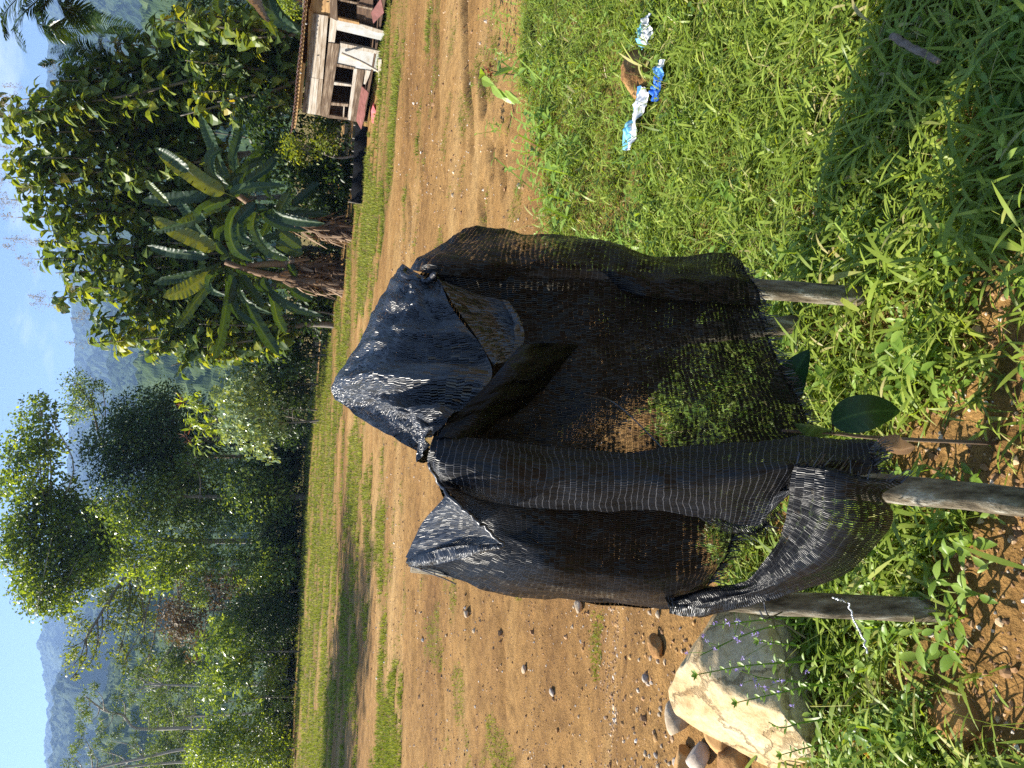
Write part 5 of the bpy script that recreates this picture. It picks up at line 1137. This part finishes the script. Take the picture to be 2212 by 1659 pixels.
# ------------------------------------------------------------------ bananas
M['banana'] = leaf_mat('banana_leaf', [(0, (.020, .045, .022)), (.45, (.045, .085, .036)), (.8, (.11, .16, .035)), (1, (.22, .24, .05))], .34, .42, (1.5, 1.3, .3), .4)
M['banana_dry'] = leaf_mat('dry_banana_leaf', [(0, (.05, .03, .017)), (.5, (.15, .09, .05)), (1, (.36, .25, .16))], .2, .8, (1.2, 1, .7))
M['pseudostem'] = surf_mat('banana_stem', [(.3, (.09, .055, .03)), (.55, (.22, .13, .07)), (.75, (.14, .15, .05))], 5, .7, .5, (1, 1, .25))
def banana_leaf(parent, pts, D, w0, tint, dz=(0, 0), fold=.35, face=0.0, mat='banana', tear=.5, name='leaf'):
    w = w0 * .66; n, K = 90, 9; ctrl = [P(x, y, D + dz[0] + (dz[1] - dz[0]) * i / (len(pts) - 1)) for i, (x, y) in enumerate(pts)]
    c = spline(ctrl, n); t = norm(np.gradient(c, axis=0)); view = norm(EYE - c.mean(0)); side = norm(np.cross(t, view)); nm = norm(np.cross(side, t))
    ca, sa = math.cos(face), math.sin(face); side, nm = side * ca + nm * sa, nm * ca - side * sa
    f = np.linspace(0, 1, n); prof = np.interp(f, [0, .12, .15, .24, .75, .92, 1], [.03, .04, .55, .95, 1, .6, .05]) * w / 2
    V = []; T = []
    for k in range(-4, 5):
        a = abs(k) / 4; rip = .035 * w * np.sin(f * 75 + k + 4 * np.sin(f * 9)) * a + tear * .10 * w * a * a * np.where(vnoise(f * 14, np.full(n, k > 0) * 9. + D, 3) > .55, 1, -.6)
        V.append(c + side * (np.sign(k) * a * prof * math.cos(fold))[:, None] + nm * (a * prof * math.sin(fold) + rip * (prof > .06 * w))[:, None]); T.append(tint + (.35 if k == 0 else 0) + .05 * np.sin(f * 55) * a + .10 * (fbm(f * 9, np.full(n, k * .4), 7, 2) - .5))
    V = np.stack(V, 1).reshape(-1, 3); T = np.clip(np.stack(T, 1).ravel(), 0, 1)
    i = np.arange(n - 1)[:, None] * K; j = np.arange(K - 1)[None]; q = np.stack([i + j, i + j + 1, i + K + j + 1, i + K + j], -1).reshape(-1, 4)
    # torn slits between the veins
    keep = ~((RNG.uniform(0, 1, len(q)) < .3 * tear) & (np.tile(np.abs(np.arange(K - 1) - 3.5) > 2, n - 1)) & (np.repeat(np.arange(n - 1), K - 1) % 5 == 0))
    return mk(name, V, [q[keep]], M[mat], parent, T, None, True)
def banana(label, D, base, stems, leaves, skirts):
    b = np.array([*P(base[0], base[1], D)[:2], 0.0]); b[2] = float(terrain(b[0], b[1])); o = thing('banana_plant', label, 'banana plant', b, 'banana plants on the turf edge'); mb = MB()
    for st in stems:
        pts = [P(x, y, D + RNG.normal(0, .1)) for x, y in st]; pts[0][2] = b[2] - .1; path = spline(pts, 20); tube(mb, path, np.linspace(.19, .09, 20), 10)
    mb.build('trunk', M['pseudostem'], o, True)
    for lf in leaves: banana_leaf(o, *lf[:1], D, *lf[1:])
    cx_, cy_ = stems[0][-1]
    for q in range(14):
        th = q * 2.399 + .4; L_ = RNG.uniform(85, 150); st_ = RNG.uniform(0, 1)
        sx, sy = cx_ + (stems[0][0][0] - cx_) * .45 * st_, cy_ + (stems[0][0][1] - cy_) * .45 * st_
        dx, dy = math.cos(th) * L_ * .75, math.sin(th) * L_; dp = RNG.uniform(-1.3, .9)
        banana_leaf(o, [(sx, sy), (sx + dx * .35 - 32 + 20 * st_, sy + dy * .4), (sx + dx * .7 - 22 + 35 * st_, sy + dy * .78), (sx + dx + 22 + 40 * st_, sy + dy)], D, RNG.uniform(.42, .6), RNG.uniform(.05, .5), (0, dp), .42, RNG.uniform(-.5, .5), 'banana', RNG.uniform(.4, 1.3))
    sk = MB()
    for (x0, y0, x1, y1, n) in skirts:
        for k in range(n):
            f = RNG.uniform(0, 1); x, y = x0 + (x1 - x0) * f, y0 + (y1 - y0) * f; a = RNG.uniform(0, 6.28); p = P(x, y, D) + np.array([math.cos(a), math.sin(a), 0]) * .17
            d = np.array([math.cos(a) * .45, math.sin(a) * .45, -1.0]); L_ = RNG.uniform(.35, .9); s = norm(np.cross(d, [math.cos(a), math.sin(a), .2])) * RNG.uniform(.025, .075)
            m1 = p + d * L_ * .4 + np.array([math.cos(a), math.sin(a), 0]) * RNG.uniform(.0, .16); e = p + d * L_ + rnd(1)[0] * .08
            bulge = np.array([math.cos(a), math.sin(a), 0]) * .03
            sk.add([p - s, p + bulge, p + s, m1 - s * 1.3, m1 + bulge, m1 + s * 1.3, e - s * .5, e + s * .5], [[[0, 1, 4, 3], [1, 2, 5, 4]], [[3, 4, 6], [4, 7, 6], [4, 5, 7]]], RNG.uniform(.1, 1))
    sk.build('dry_leaf_skirt', M['banana_dry'], o)
    return o
banana('right banana plant with a broad yellow-green leaf tinted as if lit from behind', 25.5, (756, 500), [[(756, 500), (680, 490), (595, 476), (512, 420)]], [  # sunlit and backlit leaves get paler tints that stand for the light
    ([(500, 395), (465, 340), (445, 290), (432, 246)], 58, .45, (0, -.3), .3, .3) if False else ([(505, 400), (475, 355), (455, 300), (432, 246)], .62, .42, (0, -.2), .35, .5),
    ([(512, 390), (505, 340), (515, 295), (522, 252)], .55, .30, (0, .3), .4, .6),
    ([(505, 425), (450, 400), (400, 365), (338, 322)], .85, .90, (0, -.4), .25, .1), ([(418, 380), (390, 355), (362, 335), (335, 320)], .55, .25, (-.5, -.6), .3, .5),
    ([(470, 420), (410, 425), (360, 430), (306, 434)], .62, .15, (0, .4), .25, .2), ([(500, 442), (450, 450), (415, 462), (380, 478)], .60, .62, (0, -.3), .5, .8),
    ([(515, 400), (545, 385), (580, 360), (605, 330)], .50, .25, (0, -.3), .4, .4), ([(505, 490), (520, 470), (540, 450), (552, 438)], .55, .10, (-.3, -.6), .4, .3),
    ([(590, 480), (605, 455), (618, 430), (625, 415)], .55, .62, (-.3, -.6), .3, .2), ([(620, 455), (650, 430), (675, 408), (692, 396)], .50, .10, (-.2, -.5), .45, .6),
    ([(600, 495), (618, 510), (638, 525), (652, 535)], .60, .55, (-.3, -.7), .3, .1), ([(370, 445), (350, 425), (330, 405), (316, 388)], .40, .72, (-.4, -.6), .4, .5),
    ([(480, 430), (430, 470), (370, 490), (330, 500)], .5, .28, (.3, .6), .4, .9)],
    [(750, 500, 610, 480, 130)])
banana('left banana plant with long drooping dark leaves and a brown skirt', 27.5, (744, 622), [[(744, 622), (660, 605), (570, 592), (486, 566)], [(748, 585), (680, 580), (600, 570), (530, 575)]], [
    ([(480, 545), (440, 525), (395, 505), (330, 470)], .85, .92, (0, -.4), .25, .2), ([(470, 560), (420, 550), (370, 545), (318, 530)], .55, .25, (0, .4), .3, .5),
    ([(478, 575), (440, 600), (400, 625), (352, 642)], .80, .90, (0, -.2), .2, .1), ([(480, 575), (430, 590), (380, 600), (330, 612)], .55, .2, (.2, .5), .35, .4),
    ([(490, 590), (490, 640), (478, 720), (458, 782)], .62, .22, (0, -.3), .4, .7), ([(495, 585), (500, 610), (496, 640), (482, 660)], .5, .15, (-.3, -.5), .4, .4),
    ([(515, 585), (530, 610), (550, 640), (568, 664)], .55, .2, (-.3, -.8), .4, .5), ([(525, 640), (545, 680), (575, 730), (602, 768)], .70, .12, (-.2, -.6), .4, .3),
    ([(580, 615), (590, 650), (600, 690), (618, 722)], .58, .35, (-.2, -.5), .35, .5), ([(590, 520), (610, 530), (635, 542), (655, 548)], .60, .6, (-.3, -.6), .25, .1),
    ([(620, 565), (628, 580), (635, 592), (640, 598)], .5, .2, (-.3, -.5), .4, .5), ([(622, 620), (640, 635), (660, 645), (674, 650)], .5, .18, (-.2, -.5), .4, .4),
    ([(470, 590), (430, 640), (395, 690), (380, 708)], .55, .5, (0, .3), .35, .5), ([(485, 555), (430, 500), (400, 450), (372, 410)], .6, .35, (.3, .8), .35, .6), ([(490, 560), (455, 575), (410, 590), (345, 600)], .5, .4, (-.3, -.3), .4, 1.2)],
    [(744, 622, 590, 598, 130), (748, 585, 610, 570, 90)])
o = banana('banana plant at the right edge behind the hut, one leaf dead and pale', 20.5, (720, -60), [[(720, -60), (620, -60), (520, -70)]], [
    ([(525, -40), (540, -5), (575, 40), (598, 80)], .50, .70, (0, -.3), .3, .5), ([(520, -60), (480, -30), (470, 10), (480, 30)], .5, .4, (0, .3), .4, .4)], [(700, -60, 560, -60, 40)])
banana_leaf(o, [(520, -50), (540, -10), (562, 15), (580, 48)], 20.2, .5, .85, (0, 0), .4, .3, 'banana_dry', .4, 'dead_leaf')
# ------------------------------------------------------------------ hut
M['plank'] = surf_mat('weathered_planks', [(.30, (.10, .065, .04)), (.46, (.23, .17, .115)), (.62, (.35, .29, .22)), (.8, (.47, .43, .37))], 5, .85, .35, (.5, .5, 5), 8, tintmix=.5, dist=.01)
M['plank_warm'] = surf_mat('new_timber', [(.35, (.22, .12, .05)), (.6, (.42, .26, .11)), (.8, (.52, .36, .17))], 5, .8, .3, (.5, .5, 5), 7, tintmix=.4, dist=.01)
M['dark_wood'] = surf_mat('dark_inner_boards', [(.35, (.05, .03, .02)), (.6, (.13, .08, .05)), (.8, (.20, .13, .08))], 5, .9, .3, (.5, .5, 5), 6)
M['sheet_pale'] = surf_mat('pale_sheet', [(.30, (.26, .20, .12)), (.42, (.38, .36, .32)), (.6, (.44, .45, .44)), (.8, (.50, .51, .50))], 3, .6, .15, (1, 1, 1), 7)
M['rust'] = surf_mat('rusty_roof', [(.3, (.09, .045, .03)), (.55, (.20, .11, .08)), (.8, (.34, .28, .25))], 6, .8, .3, (1, 1, 1), 8)
M['red_sheet'] = surf_mat('faded_red_sheet', [(.3, (.13, .045, .035)), (.6, (.22, .085, .07)), (.8, (.30, .14, .12))], 6, .7, .3)
M['pole'] = surf_mat('pale_bamboo', [(.3, (.30, .22, .14)), (.6, (.52, .44, .34)), (.8, (.64, .58, .48))], 9, .7, .2, (1, 1, .4))
HL, HR = G(795, 259), G(838, 30)
fd = (HR - HL) * [1, 1, 0]; fd = fd / np.linalg.norm(fd); fnrm = np.array([fd[1], -fd[0], 0]);
if fnrm @ (EYE - HL) < 0: fnrm = -fnrm
def hz(zx, zy): return ((1000 + zx * .33752) * 2212 / 4032, zy * .33752 * 2212 / 4032)
def H(zx, zy, off=0.0):
    px, py = hz(zx, zy); d = ray(px, py); o = HL + fnrm * off; t = ((o - EYE) @ fnrm) / (d @ fnrm); return EYE + d * t
hut = thing('hut', 'small wooden plank shack with a rusty roof at the right edge', 'hut', HL)
def part(name, polys, mat, off=0.0, th=.03, parent=None):
    mb = MB()
    for k, poly in enumerate(polys): prism(mb, [H(a, b, off + .004 * (k % 3)) for a, b in poly], -fnrm * th, RNG.uniform(0, 1))
    return mb.build(name, M[mat], parent or hut)
def plank_rows(tl, tr, bl, br, n, cut=None):
    """boards between a top edge tl-tr and a bottom edge bl-br (zoom points)"""
    out = []; tl, tr, bl, br = map(np.array, (tl, tr, bl, br))
    for k in range(n):
        a, b = k / n + .004, (k + 1) / n - .012 / 1.0
        l0, l1 = tl + (bl - tl) * a, tl + (bl - tl) * b; r0, r1 = tr + (br - tr) * a, tr + (br - tr) * b
        if cut: m0, m1 = l0 + (r0 - l0) * cut, l1 + (r1 - l1) * cut; out += [[tuple(l0), tuple(m0), tuple(m1), tuple(l1)], [tuple(m0 + (0, -4)), tuple(r0), tuple(r1), tuple(m1 + (0, -4))]]
        else: out.append([tuple(l0), tuple(r0), tuple(r1), tuple(l1)])
    return out
part('upper_wall', plank_rows((558, 1312), (695, 160), (772, 1346), (868, 190), 4, .36), 'plank')
part('upper_wall', plank_rows((772, 1346), (868, 500), (872, 1378), (1000, 515), 2), 'plank', .02)
part('upper_wall', plank_rows((880, 205), (880, 200), (940, 500), (972, 245), 1) if False else [[(868, 490), (892, 205), (975, 245), (940, 500)]], 'plank')
part('lower_wall', plank_rows((1090, 1395), (1165, 800), (1196, 1425), (1292, 815), 3), 'plank')
part('lower_wall', [[(1280, 980), (1300, 818), (1362, 828), (1340, 900), (1300, 985)]], 'plank', .01)
part('eave_board', [[(600, 1310), (640, 100), (695, 160), (560, 1312)]], 'plank_warm', -.03)
part('eave_board', [[(500, 1265), (545, 735), (600, 745), (553, 1280)]], 'plank_warm', .10)
part('gable_board', [[(640, 160), (680, -60), (900, -60), (890, 215)]], 'plank_warm', -.05)
part('lintel', [[(890, 205), (880, -80), (965, -80), (975, 240)]], 'plank', .04)
for w_ in [[(872, 1378), (880, 1340), (1090, 1375), (1086, 1398)], [(918, 990), (925, 955), (1140, 990), (1134, 1010)], [(900, 1228), (905, 1195), (1102, 1215), (1098, 1245)], [(960, 775), (968, 745), (1172, 790), (1166, 812)], [(1035, 1380), (1045, 1230), (1058, 1232), (1050, 1382)]]: part('window_bar', [w_], 'plank', .015, .05)
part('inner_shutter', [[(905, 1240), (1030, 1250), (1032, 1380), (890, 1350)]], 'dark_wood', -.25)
part('panel', [[(990, 545), (1010, 520), (1470, 640), (1440, 830), (1362, 828), (1000, 745), (970, 745)]], 'sheet_pale', -.01)
part('door_post', [[(1005, 500), (1010, 540), (1490, 640), (1485, 600)]], 'plank', .02, .07)
dr = part('door', [[(975, 230), (965, 350), (1500, 475), (1548, 380), (1270, 300)]], 'sheet_pale', .03)
part('door_post', [[(978, 205), (985, 240), (1230, 290), (1225, 262)]], 'plank_warm', .05, .06)
part('torn_board', [[(1215, 275), (1280, 290), (1540, 370), (1535, 392), (1420, 378), (1300, 330)]], 'plank', .05, .03)
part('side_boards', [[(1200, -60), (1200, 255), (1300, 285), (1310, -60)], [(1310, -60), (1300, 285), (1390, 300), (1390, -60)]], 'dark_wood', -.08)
part('fence_rail', [[(970, -20), (968, 4), (1200, 52), (1203, 30)], [(1200, 60), (1200, 78), (1375, 118), (1378, 98)]], 'plank', -.02)
# shell: floor, back and side walls
B0, B1 = H(1330, 1420), H(1500, -420)
ln = np.linalg.norm((B1 - B0)[:2]); z0 = ROAD_Z - .1; zt = H(600, 1310)[2]
sh = MB(); back = -fnrm * 2.6
l0 = np.array([HL[0], HL[1], 0]) + fd * ((H(870, 1370) - HL) @ fd); r0 = l0 + fd * 5.2
def wall(a, b, za, zb, th): prism(sh, [[*a[:2], za], [*b[:2], za], [*b[:2], zb], [*a[:2], zb]], th, RNG.uniform())
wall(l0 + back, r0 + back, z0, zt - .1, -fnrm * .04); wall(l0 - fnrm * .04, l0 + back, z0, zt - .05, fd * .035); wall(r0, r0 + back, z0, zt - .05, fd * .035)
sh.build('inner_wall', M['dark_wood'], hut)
fl = MB(); prism(fl, [[*(l0)[:2], z0 + .25], [*(r0)[:2], z0 + .25], [*(r0 + back)[:2], z0 + .25], [*(l0 + back)[:2], z0 + .25]], [0, 0, -.05]); fl.build('floor', M['dark_wood'], hut)
# corrugated roof, seen on its edge
e0, e1 = H(432, 1562, .32), H(640, -420, .32); n = 150; f = np.linspace(0, 1, n)
edge = e0 + (e1 - e0) * f[:, None] + np.array([0, 0, 1.0]) * (.022 * np.sin(f * 260) + .03 * (fbm(f * 9, f * 0, 4, 2) - .5))[:, None]
bk = -fnrm * 3.3 + np.array([0, 0, -.35])
V = np.concatenate([edge, edge + bk * .5, edge + bk, edge + [0, 0, -.012], edge + bk * .5 + [0, 0, -.012], edge + bk + [0, 0, -.012]])
q = []
for a in (0, 1, 3, 4):
    i = np.arange(n - 1); q.append(np.stack([a * n + i, a * n + i + 1, (a + 1) * n + i + 1, (a + 1) * n + i], -1))
i = np.arange(n - 1); q.append(np.stack([i, i + 1, 3 * n + i + 1, 3 * n + i], -1))
rf = mk('roof', V, [np.concatenate(q)], M['rust'], hut)
rb = MB(); prism(rb, [H(452, 1500, .26), H(470, 1400, .26), H(625, -300, .26), H(655, -300, .26), H(500, 1400, .26), H(480, 1505, .26)], -fnrm * .05); rb.build('fascia', M['plank_warm'], rf)
ft = MB()
for (a, b) in ((610, 278), (548, 852)): ft.add(ICO1[0] * [.022, .022, .03] + H(a, b, .36), [ICO1[1]])
ft.build('white_tie', M['sheet_pale'], rf)
# things round the hut
def sheet_thing(name, label, cat, poly, mat, th=.03, offs=None):
    c = H(*poly[0]); mb = MB(); P3 = [H(a, b, o) for (a, b), o in zip(poly, offs)]
    prism(mb, P3, -fnrm * th - np.array([0, 0, .01])); o = mb.build(name, M[mat]); return tag(o, label, cat)
sheet_thing('metal_sheet', 'faded red metal sheet leaning under the hut window', 'sheet', [(1255, 1005), (1338, 1085), (1300, 1230), (1295, 1340), (1250, 1512), (1190, 1405)], 'red_sheet', .03, [.25, .75, .7, .7, .6, .25])
sheet_thing('metal_sheet', 'brown-red metal sheet leaning at the right end of the hut', 'sheet', [(1365, 150), (1480, -20), (1515, 150), (1392, 275)], 'red_sheet', .03, [.35, .35, .5, .5])
c = H(1405, 1340, .9); mb = MB()
prism(mb, [H(1365, 1300, .9), H(1390, 1228, .95), (H(1440, 1335, 1.0)), H(1418, 1350, .97), H(1440, 1390, 1.0), H(1400, 1460, .95), H(1372, 1420, .9)], -fnrm * .12 + [0, 0, -.02])
red = surf_mat('red_cloth', [(.3, (.36, .06, .07)), (.7, (.58, .15, .15))], 8, .7, .3); o = mb.build('red_cloth', red); tag(o, 'crumpled bright red cloth lying in the grass by the hut corner', 'cloth')
mb = MB(); tube(mb, spline([H(1505, 862, .75), H(1270, 730, .45), H(1030, 628, .06)], 16), np.linspace(.032, .042, 16), 8); o = mb.build('bamboo_pole', M['pole'], None, True); tag(o, 'pale pole leaning against the hut wall', 'pole')
mb = MB(); prism(mb, [H(1450, 695, .7), H(1488, 695, .72), H(1475, 1105, .72), H(1452, 1105, .7)], -fnrm * .06); o = mb.build('white_board', M['pole']); tag(o, 'long whitish board lying along the grass before the hut', 'board')
# low black fence at the foot of the trees
fb = P(752, 436, 22.6); fb[2] = float(terrain(fb[0], fb[1])); fe = P(752, 268, 22.0); fe[2] = float(terrain(fe[0], fe[1]))
fo = thing('low_fence', 'low black sheeting fence between the hut and the banana plants', 'fence', fb)
n = 60; f = np.linspace(0, 1, n); line = fb + (fe - fb) * f[:, None] + np.array([0, .02, 0]) * np.sin(f * 23)[:, None]; zt_ = .34 + .06 * (fbm(f * 6, f * 0, 3, 2) - .5)
V = np.concatenate([line * [1, 1, 0] + np.array([0, 0, 1]) * (terrain(line[:, 0], line[:, 1]) - .03)[:, None], line * [1, 1, 0] + np.array([0, .05, 1]) * (terrain(line[:, 0], line[:, 1]) + zt_)[:, None]])
i = np.arange(n - 1); blackm = surf_mat('black_sheeting', [(.3, (.004, .004, .005)), (.7, (.010, .011, .013))], 6, .9, .1, spec=.1)
V = np.concatenate([V, V + [0, .02, 0]]); q1 = np.stack([i, i + 1, n + i + 1, n + i], -1)
mk('sheeting', V, [np.concatenate([q1, q1[:, ::-1] + 2 * n, np.stack([n + i, n + i + 1, 3 * n + i + 1, 3 * n + i], -1)])], blackm, fo, None, None, True)
for k in range(7):
    p = fb + (fe - fb) * k / 6 + [0, .06, 0]; mb = MB(); z = float(terrain(p[0], p[1])); tube(mb, [[p[0], p[1], z - .1], [p[0] + .02, p[1], z + .40]], .02, 7); mb.build('fence_post', M['bark'], fo, True)
# ------------------------------------------------------------------ air
def build_haze():
    m, t, out = new_mat('air'); v = node(t, 'VolumePrincipled'); v.inputs['Color'].default_value = (.36, .57, 1.0, 1); v.inputs['Density'].default_value = 0.00022; v.inputs['Anisotropy'].default_value = 0.2
    t.links.new(v.outputs[0], out.inputs['Volume'])
    mb = MB(); box(mb, (0, 1800, 440), 12600, 4500, 910)
    o = mb.build('haze', m); o['kind'] = 'stuff'
build_haze()
